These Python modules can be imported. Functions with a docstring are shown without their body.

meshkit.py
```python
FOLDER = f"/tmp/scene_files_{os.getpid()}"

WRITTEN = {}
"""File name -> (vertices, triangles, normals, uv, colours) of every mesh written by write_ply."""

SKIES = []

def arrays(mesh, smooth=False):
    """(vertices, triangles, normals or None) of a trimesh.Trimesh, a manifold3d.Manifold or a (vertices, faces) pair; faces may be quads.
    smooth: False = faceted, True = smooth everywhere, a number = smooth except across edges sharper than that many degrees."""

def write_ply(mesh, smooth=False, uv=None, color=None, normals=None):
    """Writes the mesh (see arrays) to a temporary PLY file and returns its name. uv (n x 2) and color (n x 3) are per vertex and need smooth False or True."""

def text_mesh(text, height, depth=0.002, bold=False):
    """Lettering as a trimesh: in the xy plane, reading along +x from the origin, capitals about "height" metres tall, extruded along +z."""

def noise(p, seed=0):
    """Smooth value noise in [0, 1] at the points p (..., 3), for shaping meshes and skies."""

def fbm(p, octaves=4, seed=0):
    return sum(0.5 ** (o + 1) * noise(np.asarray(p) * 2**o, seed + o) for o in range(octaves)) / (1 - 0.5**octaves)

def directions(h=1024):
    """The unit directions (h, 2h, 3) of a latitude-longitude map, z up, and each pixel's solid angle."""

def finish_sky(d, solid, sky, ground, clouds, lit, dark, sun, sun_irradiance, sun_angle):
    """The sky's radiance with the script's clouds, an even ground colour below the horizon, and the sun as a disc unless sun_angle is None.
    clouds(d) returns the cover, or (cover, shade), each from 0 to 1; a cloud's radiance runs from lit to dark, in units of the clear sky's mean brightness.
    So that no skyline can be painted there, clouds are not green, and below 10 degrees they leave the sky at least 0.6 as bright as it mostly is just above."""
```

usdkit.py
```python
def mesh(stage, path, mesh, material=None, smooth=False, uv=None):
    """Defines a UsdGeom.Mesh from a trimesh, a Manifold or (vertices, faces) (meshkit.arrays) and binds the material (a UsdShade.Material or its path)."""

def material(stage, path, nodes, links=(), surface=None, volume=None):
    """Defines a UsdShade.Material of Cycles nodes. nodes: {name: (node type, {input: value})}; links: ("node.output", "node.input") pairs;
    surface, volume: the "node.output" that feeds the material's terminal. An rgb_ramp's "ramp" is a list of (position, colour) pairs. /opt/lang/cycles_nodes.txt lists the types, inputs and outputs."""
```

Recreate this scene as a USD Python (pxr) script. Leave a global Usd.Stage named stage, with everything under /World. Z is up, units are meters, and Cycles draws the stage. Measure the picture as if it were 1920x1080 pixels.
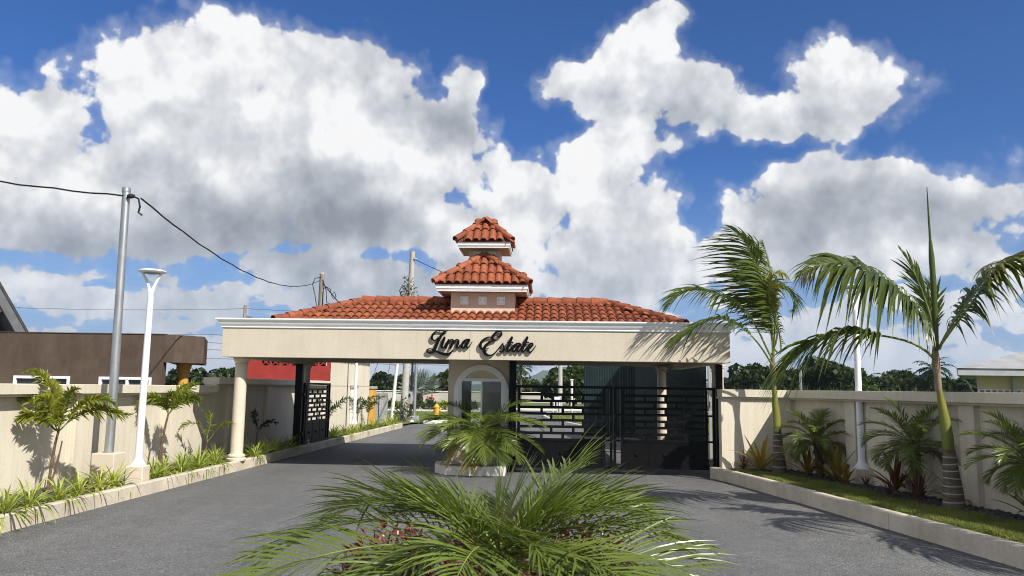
import math, random
import numpy as np, trimesh, usdkit, meshkit
from shapely.geometry import Polygon, LineString, Point, box as plain_box
from shapely.ops import unary_union
from pxr import Usd, UsdGeom, UsdLux, UsdShade, Gf, Sdf

stage = Usd.Stage.CreateInMemory()
UsdGeom.SetStageUpAxis(stage, "Z"); UsdGeom.SetStageMetersPerUnit(stage, 1.0)
UsdGeom.Xform.Define(stage, "/World")

# ---------------------------------------------------------------- camera, sun, sky
cam = UsdGeom.Camera.Define(stage, "/World/camera")
cam.CreateFocalLengthAttr(27.056); cam.CreateHorizontalApertureAttr(36.0)
cam.CreateClippingRangeAttr((0.05, 20000.0))
cam.CreateExposureAttr(0.40)
cam.AddTranslateOp().Set((0, 0, 1.9)); cam.AddRotateXOp().Set(97.403); cam.AddRotateZOp().Set(0.8)

SX, SY = 0.80, -0.86                       # direction towards the sun, per metre of height
SUN_EL = math.atan(1 / math.hypot(SX, SY)); SUN_ROT = math.atan2(SX, SY)
sun = UsdLux.DistantLight.Define(stage, "/World/sun")
sun.CreateIntensityAttr(1.25); sun.CreateAngleAttr(0.53); sun.CreateColorAttr((1.0, 0.955, 0.88))
sun.CreateNormalizeAttr(True)
sun.AddRotateZOp().Set(math.degrees(math.atan2(SX, -SY))); sun.AddRotateXOp().Set(90 - math.degrees(SUN_EL))

SKY_STRENGTH = 0.1; SKY_TINT = (.215, .455, .82); CLOUD_GAIN = 6.4
CLOUD_DARK = (.33, .37, .43); CLOUD_MID = (.56, .60, .66); CLOUD_LIT = (.88, .90, .94); CLOUD_TOP = (1.15, 1.15, 1.15); CLOUD_FAR = (.62, .72, .88); AIR_FAR = (.38, .55, .84)
HAZE = 0.0002
CLOUDS = [[-0.623, 0.256, 0.071, 0.066, -0.01],[-0.571, 0.283, 0.056, 0.046, -0.01],[-0.571, 0.225, 0.07, 0.081, -0.01],[-0.475, 0.318, 0.068, 0.077, -0.01],[-0.432, 0.367, 0.072, 0.059, -0.01],[-0.366, 0.402, 0.07, 0.054, -0.01],[-0.3, 0.392, 0.073, 0.049, -0.01],[-0.231, 0.381, 0.089, 0.051, -0.01],[-0.176, 0.392, 0.049, 0.044, -0.01],[-0.372, 0.308, 0.143, 0.094, -0.01],[-0.221, 0.311, 0.136, 0.091, -0.01],[-0.124, 0.324, 0.078, 0.053, -0.36],[-0.082, 0.332, 0.043, 0.04, -0.01],[-0.468, 0.215, 0.186, 0.067, -0.01],[-0.251, 0.222, 0.219, 0.066, -0.01],[-0.546, 0.169, 0.103, 0.035, -0.01],[-0.364, 0.181, 0.16, 0.032, -0.01],[-0.182, 0.193, 0.136, 0.041, -0.01],[0.005, 0.267, 0.064, 0.041, -0.01],[0.034, 0.233, 0.057, 0.048, -0.01],[-0.022, 0.212, 0.099, 0.041, -0.01],[-0.115, 0.264, 0.077, 0.041, -0.01],[0.068, 0.387, 0.043, 0.029, 0.51],[0.111, 0.367, 0.043, 0.033, -0.01],[0.162, 0.435, 0.06, 0.044, -0.01],[0.19, 0.464, 0.042, 0.024, -0.01],[0.161, 0.391, 0.078, 0.045, -0.54],[0.244, 0.37, 0.085, 0.039, -0.5],[0.33, 0.339, 0.087, 0.031, -0.12],[0.413, 0.361, 0.073, 0.051, -0.01],[0.43, 0.336, 0.051, 0.029, -0.01],[-0.072, 0.382, 0.022, 0.029, -0.01],[0.161, 0.326, 0.052, 0.04, -0.01],[0.126, 0.287, 0.063, 0.047, -0.01],[0.146, 0.226, 0.076, 0.061, -0.01],[0.18, 0.171, 0.075, 0.054, -0.01],[0.097, 0.178, 0.098, 0.048, -0.01],[0.365, 0.247, 0.065, 0.032, -0.01],[0.432, 0.246, 0.068, 0.031, -0.01],[0.489, 0.237, 0.053, 0.036, -0.01],[0.547, 0.219, 0.057, 0.035, -0.01],[0.448, 0.21, 0.156, 0.056, -0.01],[0.339, 0.218, 0.069, 0.045, -0.01],[0.3, 0.174, 0.071, 0.04, -0.01],[0.392, 0.237, 0.036, 0.025, -0.01],[0.399, 0.163, 0.096, 0.032, -0.01],[0.513, 0.168, 0.086, 0.03, -0.01],[-0.529, 0.093, 0.078, 0.021, -0.01],[-0.273, 0.134, 0.078, 0.027, -0.01],[-0.18, 0.125, 0.108, 0.034, -0.01],[-0.042, 0.129, 0.139, 0.042, -0.01],[0.132, 0.13, 0.103, 0.034, -0.01],[0.573, 0.14, 0.04, 0.023, -0.01]]
GREYS = [[-0.54, 0.158, 0.119, 0.036, -0.01, 0.79],[-0.364, 0.181, 0.16, 0.045, -0.01, 0.75],[-0.196, 0.199, 0.136, 0.041, -0.01, 0.84],[-0.424, 0.251, 0.095, 0.05, 0.16, 0.31],[-0.532, 0.254, 0.058, 0.035, -0.01, 0.22],[-0.366, 0.315, 0.056, 0.069, -0.01, 0.35],[-0.125, 0.337, 0.085, 0.039, -0.28, 0.66],[-0.189, 0.352, 0.042, 0.039, -0.01, 0.22],[-0.273, 0.26, 0.106, 0.039, -0.19, 0.31],[-0.18, 0.138, 0.115, 0.034, -0.01, 0.66],[-0.274, 0.147, 0.071, 0.027, -0.01, 0.62],[-0.043, 0.163, 0.091, 0.028, -0.01, 0.48],[0.02, 0.192, 0.063, 0.021, -0.01, 0.31],[-0.574, 0.136, 0.059, 0.02, -0.01, 0.79],[0.297, 0.331, 0.125, 0.025, -0.22, 0.35],[0.405, 0.323, 0.085, 0.028, -0.01, 0.4],[0.147, 0.41, 0.05, 0.051, -0.01, 0.18],[0.146, 0.273, 0.035, 0.06, -0.01, 0.31],[0.132, 0.144, 0.096, 0.027, -0.01, 0.4],[0.431, 0.218, 0.141, 0.031, -0.01, 0.53],[0.363, 0.197, 0.086, 0.026, -0.01, 0.44],[0.514, 0.198, 0.086, 0.024, -0.01, 0.4],[0.201, 0.197, 0.047, 0.047, -0.01, 0.26],[-0.358, 0.077, 0.122, 0.026, -0.01, 0.31],[0.419, 0.079, 0.174, 0.025, -0.01, 0.26]]
LETTERS = [[[[-536,3126,4],[-590,3111,13],[-647,3118,9],[-711,3128,9],[-776,3116,10],[-833,3080,14],[-875,3025,21],[-886,2968,24],[-865,2922,21],[-825,2908,13],[-790,2923,9],[-761,2955,9],[-754,2995,7]],[[-561,3115,7],[-619,3089,20],[-668,3035,27],[-711,2963,30],[-751,2884,31],[-783,2798,31],[-811,2726,31],[-840,2675,29],[-883,2643,23],[-933,2635,19],[-975,2652,16],[-986,2691,14],[-954,2720,13],[-904,2723,13],[-854,2707,17],[-804,2683,21],[-740,2655,26],[-661,2624,30],[-583,2611,33],[-519,2612,30],[-476,2634,23],[-440,2673,14],[-422,2706,7]]],[[[-610,2973,24],[-626,2921,26],[-647,2849,28],[-668,2785,28],[-661,2753,21],[-629,2753,14],[-590,2800,11],[-554,2858,10]]],[[[-515,2926,17],[-544,2844,26],[-574,2750,24]],[[-554,2815,10],[-504,2887,16],[-454,2927,16],[-419,2915,21],[-427,2859,26],[-453,2788,26],[-474,2744,22]],[[-454,2788,10],[-397,2874,14],[-347,2925,16],[-305,2917,21],[-306,2861,26],[-332,2789,26],[-340,2755,21],[-310,2757,13],[-276,2804,10]]],[[[-58,2936,13],[-133,2927,19],[-183,2891,24],[-219,2826,27],[-225,2770,26],[-197,2755,19],[-162,2791,13],[-126,2856,13],[-83,2921,16]],[[-75,2928,21],[-98,2856,26],[-125,2792,26],[-118,2756,19],[-83,2767,12],[-40,2818,9],[-1,2883,6]]],[[[515,2931,9],[451,2942,29],[444,2999,30],[474,3052,24],[527,3106,18],[587,3120,14],[631,3098,20],[633,3047,23],[587,3004,17],[519,2994,11],[474,2998,9],[391,2996,12],[315,2978,15],[247,2936,20],[194,2867,29],[180,2798,32],[201,2747,25],[247,2731,17],[315,2738,10],[368,2757,7]],[[527,2928,7],[451,2915,15],[368,2876,20],[307,2823,25],[270,2761,32],[262,2693,35],[292,2633,33],[345,2602,24],[406,2598,15],[474,2628,13],[542,2697,12],[602,2773,13],[671,2865,10]]],[[[671,2865,8],[672,2835,14],[695,2774,21],[693,2721,24],[663,2681,19],[618,2676,15],[589,2697,10]]],[[[865,2990,27],[833,2905,28],[799,2814,30],[767,2737,30],[770,2688,24],[801,2691,14],[845,2753,11],[890,2822,10]],[[773,2881,12],[894,2883,12]]],[[[1049,2862,14],[973,2857,18],[928,2823,24],[891,2754,27],[884,2701,25],[909,2686,17],[951,2732,12],[996,2808,12],[1041,2855,14]],[[1041,2855,23],[1011,2778,26],[982,2713,26],[997,2686,18],[1041,2722,11],[1087,2794,9]]],[[[1200,2995,27],[1166,2902,28],[1128,2810,30],[1096,2734,30],[1103,2685,22],[1132,2700,14],[1185,2765,10]],[[1106,2886,12],[1234,2887,12]]],[[[1215,2754,10],[1268,2778,14],[1314,2818,17],[1321,2856,18],[1283,2864,20],[1238,2819,26],[1213,2751,29],[1224,2698,26],[1268,2675,18],[1314,2714,13],[1359,2771,10],[1389,2821,7]]]]
def sky_material():
    nodes, links = {}, []
    n = [0]
    def add(kind, ins=None, **con):
        name = f"n{n[0]}"; n[0] += 1
        vals = {k: v for k, v in (ins or {}).items()}
        nodes[name] = (kind, vals)
        for k, v in con.items():
            if isinstance(v, str): links.append((v, f"{name}.{k}"))
            else: vals[k] = v
        return name
    def m(op, a, b=0.0, c=None, clamp=False):
        con = {"value1": a, "value2": b}
        if c is not None: con["value3"] = c
        ins = {"math_type": op}
        if clamp: ins["use_clamp"] = True
        return add("math", ins, **con) + ".value"
    def smooth(x, lo, hi): return add("map_range", {"range_type": "smoothstep", "from_min": lo, "from_max": hi, "to_min": 0.0, "to_max": 1.0, "clamp": True}, value=x) + ".result"
    tc = add("texture_coordinate")
    sep = add("separate_xyz", vector=tc + ".generated")
    az = m("arctan2", f"{sep}.x", f"{sep}.y")
    el = m("arcsine", f"{sep}.z")
    flat = add("combine_xyz", x=az, y=el) + ".vector"
    def noise(vec, scale, detail, rough, **kw):
        return add("noise_texture", {"dimensions": "2D", "scale": scale, "detail": detail, "roughness": rough, **kw}, vector=vec) + ".fac"
    # the air's swirls bend every outline a little
    sw = add("noise_texture", {"scale": 9.0, "detail": 3.0, "roughness": 0.55}, vector=tc + ".generated") + ".color"
    sw = add("vector_math", {"math_type": "subtract", "vector2": (0.5, 0.5, 0.5)}, vector1=sw) + ".vector"
    sw = add("vector_math", {"math_type": "multiply", "vector2": (0.09, 0.07, 0.0)}, vector1=sw) + ".vector"
    pos = add("vector_math", {"math_type": "add"}, vector1=flat, vector2=sw) + ".vector"
    def ell(e, p):
        mp = add("mapping", {"mapping_type": "texture", "location": (e[0], e[1], 0), "rotation": (0, 0, e[4]), "scale": (e[2], e[3], 1)}, vector=p) + ".vector"
        ln = add("vector_math", {"math_type": "length"}, vector1=mp) + ".value"
        return m("subtract", 1.0, ln)
    field = None
    for e in CLOUDS:
        v = ell(e, pos)
        field = v if field is None else m("smoothmax", field, v, 0.25)
    # elsewhere in the sky: heaps of the same kind
    away = smooth(m("absolute", az), 0.66, 0.95)
    high = smooth(el, 0.5, 0.75)
    away = m("maximum", away, high)
    other = add("noise_texture", {"dimensions": "3D", "scale": 2.6, "detail": 3.0, "roughness": 0.5}, vector=tc + ".generated") + ".fac"
    other = m("multiply", m("subtract", other, 0.47), 5.0)
    other = m("minimum", other, 0.6)
    other = m("subtract", other, m("multiply", m("subtract", 1.0, away), 3.0))
    field = m("maximum", field, other)
    # small far heaps in the low sky
    squash = add("vector_math", {"math_type": "multiply", "vector2": (9.0, 24.0, 1.0)}, vector1=pos) + ".vector"
    far_n = noise(squash, 1.0, 3.0, 0.55)
    far_f = m("minimum", m("multiply", m("subtract", far_n, 0.40), 3.2), 0.45)
    far_f = m("subtract", far_f, m("multiply", smooth(el, 0.10, 0.19), 2.0))
    field = m("smoothmax", field, far_f, 0.1)
    # cauliflower relief, and the same relief a step towards the sun for its shading
    fall = m("divide", 1.0, m("add", 1.15, f"{sep}.z"))
    plan = add("combine_xyz", x=m("multiply", f"{sep}.x", fall), y=m("multiply", f"{sep}.y", fall)) + ".vector"
    wob = add("vector_math", {"math_type": "scale", "scale": 0.2}, vector1=sw) + ".vector"
    rp = add("vector_math", {"math_type": "add"}, vector1=plan, vector2=wob) + ".vector"
    def relief(vec):
        a = noise(vec, 17.0, 8.0, 0.62)
        vo = add("voronoi_texture", {"dimensions": "2D", "feature": "smooth_f1", "smoothness": 0.5, "scale": 34.0, "detail": 2.0, "roughness": 0.6}, vector=vec) + ".distance"
        return m("subtract", a, m("multiply", vo, 0.30))
    r0 = relief(rp)
    r1 = relief(add("vector_math", {"math_type": "add", "vector2": (0.012, -0.016, 0.0)}, vector1=rp) + ".vector")
    dens = m("add", m("multiply", field, 1.5), m("multiply", m("subtract", r0, 0.235), 2.0))
    cover = smooth(dens, -0.02, 0.30)
    wisps = m("multiply", smooth(dens, -0.5, 0.3), 0.25)
    cover = m("maximum", cover, wisps)
    # shade
    big0 = noise(rp, 5.5, 2.0, 0.5)
    big1 = noise(add("vector_math", {"math_type": "add", "vector2": (0.035, -0.05, 0.0)}, vector1=rp) + ".vector", 5.5, 2.0, 0.5)
    shade = None
    for e in GREYS:
        v = m("multiply", smooth(ell(e, pos), -0.8, 1.0), e[5])
        shade = v if shade is None else m("smoothmax", shade, v, 0.12)
    oshade = m("multiply", m("multiply", smooth(other, 0.15, 0.6), 0.55), away)
    shade = m("maximum", shade, oshade)
    shade = m("multiply", shade, m("add", 0.75, m("multiply", big0, 0.6)))
    emb = m("subtract", r0, r1)     # >0 on faces turned to the sun
    broad = m("multiply", m("subtract", big0, big1), 1.1)
    lit = m("subtract", 1.13, shade)
    lit = m("add", lit, m("multiply", emb, 0.75))
    lit = m("add", lit, broad)
    heap = add("voronoi_texture", {"dimensions": "2D", "feature": "smooth_f1", "smoothness": 0.35, "scale": 11.0, "detail": 1.0, "roughness": 0.5}, vector=rp) + ".distance"
    lit = m("add", lit, m("multiply", m("subtract", 0.42, heap), 0.55))
    lit = m("maximum", m("minimum", lit, 1.1), 0.0)
    ramp = add("rgb_ramp", {"ramp": [(0.0, CLOUD_DARK), (0.45, CLOUD_MID), (0.8, CLOUD_LIT), (1.0, CLOUD_TOP)]}, fac=m("multiply", lit, 0.9)) + ".color"
    cl = add("vector_math", {"math_type": "scale", "scale": CLOUD_GAIN}, vector1=ramp) + ".vector"
    sk = add("sky_texture", {"sky_type": "single_scattering", "sun_disc": False, "sun_elevation": SUN_EL, "sun_rotation": SUN_ROT, "altitude": 10.0, "air_density": 1.0, "aerosol_density": 0.6, "ozone_density": 2.2}) + ".color"
    sk = add("vector_math", {"math_type": "multiply", "vector2": SKY_TINT}, vector1=sk) + ".vector"
    # thin bright air towards the horizon takes the far clouds
    low = smooth(el, 0.0, 0.22)
    far = add("mix_color", {"blend_type": "mix", "b": tuple(CLOUD_GAIN * c for c in CLOUD_FAR)}, a=cl, fac=m("multiply", m("subtract", 1.0, low), 0.62)) + ".result"
    sk = add("mix_color", {"blend_type": "mix", "b": tuple(CLOUD_GAIN * c for c in AIR_FAR)}, a=sk, fac=m("multiply", m("subtract", 1.0, smooth(el, -0.02, 0.30)), 0.85)) + ".result"
    out = add("mix_color", {"blend_type": "mix"}, a=sk, b=far, fac=cover) + ".result"
    bg = add("background_shader", {"strength": SKY_STRENGTH}, color=out)
    return usdkit.material(stage, "/World/Looks/sky_material", nodes, links, surface=bg + ".background")
sky = UsdLux.DomeLight.Define(stage, "/World/sky")
UsdShade.MaterialBindingAPI.Apply(sky.GetPrim()).Bind(sky_material())

# ---------------------------------------------------------------- helpers
taken = {}
def numbered(parent, name):
    k = (parent, name); n = taken.get(k, 0); taken[k] = n + 1
    return name if n == 0 else f"{name}_{n:03d}"
def path_of(p): return "/World" if p is None else str(p.GetPath())
def tag(o, label=None, cat=None, group=None, kind=None):
    for k, v in (("label", label), ("category", cat), ("group", group), ("kind", kind)):
        if v: o.SetCustomDataByKey(k, v)
    return o
def thing(name, label, cat, loc=(0, 0, 0), rotz=0.0, group=None):
    x = UsdGeom.Xform.Define(stage, "/World/" + numbered("/World", name))
    x.AddTranslateOp().Set(tuple(map(float, loc)))
    if rotz: x.AddRotateZOp().Set(math.degrees(rotz))
    return tag(x.GetPrim(), label, cat, group)
def obj(name, mesh, m, parent=None, smooth=False, label=None):
    par = path_of(parent)
    o = usdkit.mesh(stage, par + "/" + numbered(par, name), mesh, M[m], smooth=smooth).GetPrim()
    if label: o.SetCustomDataByKey("label", label)
    return o
def struct(name, mesh, m, smooth=False): return tag(obj(name, mesh, m, None, smooth), kind="structure")
def copy_of(root, loc, rotz, label, group=None):
    was = root.GetCustomData()
    r = thing(root.GetName().rstrip("0123456789").rstrip("_"), label, was["category"], loc, rotz, group or was.get("group"))
    r.GetReferences().AddInternalReference(root.GetPath()); r.SetInstanceable(True)
    return r

def sbox(x0, x1, z0, z1): return plain_box(x0, z0, x1, z1)
def polys(p): return [g for g in getattr(p, 'geoms', [p]) if g.geom_type == 'Polygon' and g.area > 1e-7]
class MB:
    def __init__(s): s.v, s.f, s.n = [], [], 0
    def add(s, v, f):
        v = np.asarray(v, float); f = np.asarray(f, int)
        if f.shape[1] == 4: f = np.vstack([f[:, [0, 1, 2]], f[:, [0, 2, 3]]])
        s.v.append(v); s.f.append(f + s.n); s.n += len(v); return s
    def box(s, x0, x1, y0, y1, z0, z1, ch=0.0):
        if ch <= 0:
            v = [(x, y, z) for x in (x0, x1) for y in (y0, y1) for z in (z0, z1)]
            return s.add(v, [(0, 1, 3, 2), (4, 6, 7, 5), (0, 4, 5, 1), (2, 3, 7, 6), (0, 2, 6, 4), (1, 5, 7, 3)])
        c = min(ch, (x1 - x0) / 2.1, (y1 - y0) / 2.1, (z1 - z0) / 2.1)
        X, Y, Z = (x0, x1), (y0, y1), (z0, z1); pts = []
        for i in (0, 1):
            for j in (0, 1):
                for k in (0, 1):
                    sx, sy, sz = (1 - 2 * i) * c, (1 - 2 * j) * c, (1 - 2 * k) * c
                    pts += [(X[i], Y[j] + sy, Z[k] + sz), (X[i] + sx, Y[j], Z[k] + sz), (X[i] + sx, Y[j] + sy, Z[k])]
        h = trimesh.Trimesh(pts).convex_hull
        return s.add(h.vertices, h.faces)
    def tube(s, pts, r, sides=8, caps=True):
        p = np.asarray(pts, float); n = len(p); r = np.broadcast_to(r, (n,)).astype(float)
        t = np.gradient(p, axis=0); t /= np.linalg.norm(t, axis=1, keepdims=True) + 1e-12
        ref = np.where(np.abs(t[:, 2:]) < 0.95, [0, 0, 1.0], [1.0, 0, 0])
        a = np.cross(t, ref); a /= np.linalg.norm(a, axis=1, keepdims=True) + 1e-12
        for i in range(1, n):
            if a[i] @ a[i - 1] < 0: a[i] = -a[i]
        b = np.cross(t, a); ang = np.arange(sides) * 2 * np.pi / sides
        v = p[:, None] + r[:, None, None] * (np.cos(ang)[None, :, None] * a[:, None] + np.sin(ang)[None, :, None] * b[:, None])
        i, j = np.meshgrid(np.arange(n - 1), np.arange(sides), indexing="ij")
        q = np.stack([i * sides + j, i * sides + (j + 1) % sides, (i + 1) * sides + (j + 1) % sides, (i + 1) * sides + j], -1).reshape(-1, 4)
        v = v.reshape(-1, 3); f = [q[:, [0, 1, 2]], q[:, [0, 2, 3]]]
        if caps:
            k = len(v); v = np.vstack([v, p[:1], p[-1:]]); J = np.arange(sides)
            f.append(np.stack([np.full(sides, k), (J + 1) % sides, J], 1)); e = (n - 1) * sides
            f.append(np.stack([np.full(sides, k + 1), e + J, e + (J + 1) % sides], 1))
        return s.add(v, np.vstack(f))
    def lathe(s, prof, x=0, y=0, sides=24):
        return s.tube_profile(prof, x, y, sides)
    def tube_profile(s, prof, x, y, sides):
        pr = np.asarray(prof, float); n = len(pr); ang = np.arange(sides) * 2 * np.pi / sides
        v = np.stack([x + pr[:, :1] * np.cos(ang), y + pr[:, :1] * np.sin(ang), np.repeat(pr[:, 1:], sides, 1)], -1).reshape(-1, 3)
        i, j = np.meshgrid(np.arange(n - 1), np.arange(sides), indexing="ij")
        q = np.stack([i * sides + j, i * sides + (j + 1) % sides, (i + 1) * sides + (j + 1) % sides, (i + 1) * sides + j], -1).reshape(-1, 4)
        k = len(v); v = np.vstack([v, [[x, y, pr[0, 1]], [x, y, pr[-1, 1]]]]); J = np.arange(sides); e = (n - 1) * sides
        f = [q[:, [0, 1, 2]], q[:, [0, 2, 3]], np.stack([np.full(sides, k), (J + 1) % sides, J], 1), np.stack([np.full(sides, k + 1), e + J, e + (J + 1) % sides], 1)]
        return s.add(v, np.vstack(f))
    def prism(s, poly, z0, z1):
        for g in polys(poly):
            m = trimesh.creation.extrude_polygon(g, z1 - z0, engine="earcut"); s.add(m.vertices + [0, 0, z0], m.faces)
        return s
    def upright(s, poly, y0, y1):
        """A polygon drawn in (x, z), from y0 (front) to y1."""
        for g in polys(poly):
            m = trimesh.creation.extrude_polygon(g, y1 - y0, engine="earcut"); v = np.array(m.vertices)
            s.add(np.stack([v[:, 0], y1 - v[:, 2], v[:, 1]], 1), m.faces)
        return s
    @property
    def m(s): return np.vstack(s.v), np.vstack(s.f)
def bx(*a, **k): return MB().box(*a, **k).m
def rect_ring(u0, u1, v0, v1, prof):
    """A moulding round a rectangle: prof = [(outward offset, z)]."""
    R = []
    for o, z in prof: R += [(u0 - o, v0 - o, z), (u1 + o, v0 - o, z), (u1 + o, v1 + o, z), (u0 - o, v1 + o, z)]
    F = []
    n = len(prof)
    for i in range(n):
        a, b = i * 4, ((i + 1) % n) * 4
        for j in range(4): F.append((a + j, a + (j + 1) % 4, b + (j + 1) % 4, b + j))
    return np.array(R, float), np.array(F)
def rot(v, a, c=(0, 0, 0)):
    v = np.asarray(v, float) - c; ca, sa = math.cos(a), math.sin(a)
    return np.stack([v[:, 0] * ca - v[:, 1] * sa, v[:, 0] * sa + v[:, 1] * ca, v[:, 2]], 1) + c
def sheet(poly, z, step=None):
    m = trimesh.creation.extrude_polygon(Polygon(poly), 0.05, engine="earcut")
    v = np.array(m.vertices); f = np.array(m.faces)
    keep = np.abs(v[f][:, :, 2] - 0.05).max(1) < 1e-6
    f = f[keep]; v = v.copy(); v[:, 2] = z
    return v, f

# ---------------------------------------------------------------- materials
M = {}
def mat(name, c1, c2=None, scale=3.0, lo=0.35, hi=0.65, rough=0.7, spec=0.35, bump=0.0, bscale=60.0, bdist=0.01, metallic=0.0, detail=5.0, rand=0.0, fine=None, coord="pos", stretch=None, translucent=0.0, coat=0.0, streak=0.0):
    n, l = {"p": ("principled_bsdf", {"roughness": rough, "specular_ior_level": spec, "metallic": metallic, "coat_weight": coat})}, []
    n["g"] = ("geometry", {}); src = "g.position"
    if coord == "obj": n["g"] = ("texture_coordinate", {}); src = "g.object"
    if stretch:
        n["mp"] = ("mapping", {"mapping_type": "point", "scale": stretch}); l.append((src, "mp.vector")); src = "mp.vector"
    col = None
    if c2 is not None:
        n["nz"] = ("noise_texture", {"scale": scale, "detail": detail, "roughness": 0.6}); l.append((src, "nz.vector"))
        n["rp"] = ("rgb_ramp", {"ramp": [(0, c1), (lo, c1), (hi, c2), (1, c2)]}); l.append(("nz.fac", "rp.fac")); col = "rp.color"
    else:
        n["cc"] = ("color", {"value": c1}); col = "cc.color"
    if fine:
        n["fz"] = ("noise_texture", {"scale": fine[0], "detail": 3.0, "roughness": 0.7}); l.append((src, "fz.vector"))
        n["fr"] = ("map_range", {"from_min": 0.3, "from_max": 0.7, "to_min": 1 - fine[1], "to_max": 1 + fine[1], "clamp": True}); l.append(("fz.fac", "fr.value"))
        n["fm"] = ("vector_math", {"math_type": "scale"}); l += [(col, "fm.vector1"), ("fr.result", "fm.scale")]; col = "fm.vector"
    if streak:
        n["sm"] = ("mapping", {"mapping_type": "point", "scale": (5.0, 5.0, 0.35)}); n["sn"] = ("noise_texture", {"scale": 1.6, "detail": 4.0, "roughness": 0.65})
        n["sr"] = ("map_range", {"from_min": 0.42, "from_max": 0.72, "to_min": 1.02, "to_max": 1 - streak, "clamp": True}); n["sv"] = ("vector_math", {"math_type": "scale"})
        l += [("g.position" if coord != "obj" else "g.object", "sm.vector"), ("sm.vector", "sn.vector"), ("sn.fac", "sr.value"), (col, "sv.vector1"), ("sr.result", "sv.scale")]; col = "sv.vector"
    if rand:
        n["oi"] = ("object_info", {}); n["rr"] = ("map_range", {"from_min": 0.0, "from_max": 1.0, "to_min": 1 - rand, "to_max": 1 + rand}); l.append(("oi.random", "rr.value"))
        n["rm"] = ("vector_math", {"math_type": "scale"}); l += [(col, "rm.vector1"), ("rr.result", "rm.scale")]; col = "rm.vector"
    l.append((col, "p.base_color"))
    if bump:
        n["bn"] = ("noise_texture", {"scale": bscale, "detail": 4.0, "roughness": 0.6}); l.append((src, "bn.vector"))
        n["bp"] = ("bump", {"strength": bump, "distance": bdist}); l += [("bn.fac", "bp.height"), ("bp.normal", "p.normal")]
    out = "p.BSDF"
    if translucent:
        n["tl"] = ("translucent_bsdf", {}); n["tg"] = ("vector_math", {"math_type": "multiply", "vector2": (1.25, 1.3, 0.5)}); l += [(col, "tg.vector1"), ("tg.vector", "tl.color")]
        n["mx"] = ("mix_closure", {"fac": translucent}); l += [("p.BSDF", "mx.closure1"), ("tl.BSDF", "mx.closure2")]; out = "mx.closure"
    M[name] = usdkit.material(stage, "/World/Looks/" + name, n, l, surface=out)
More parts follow.
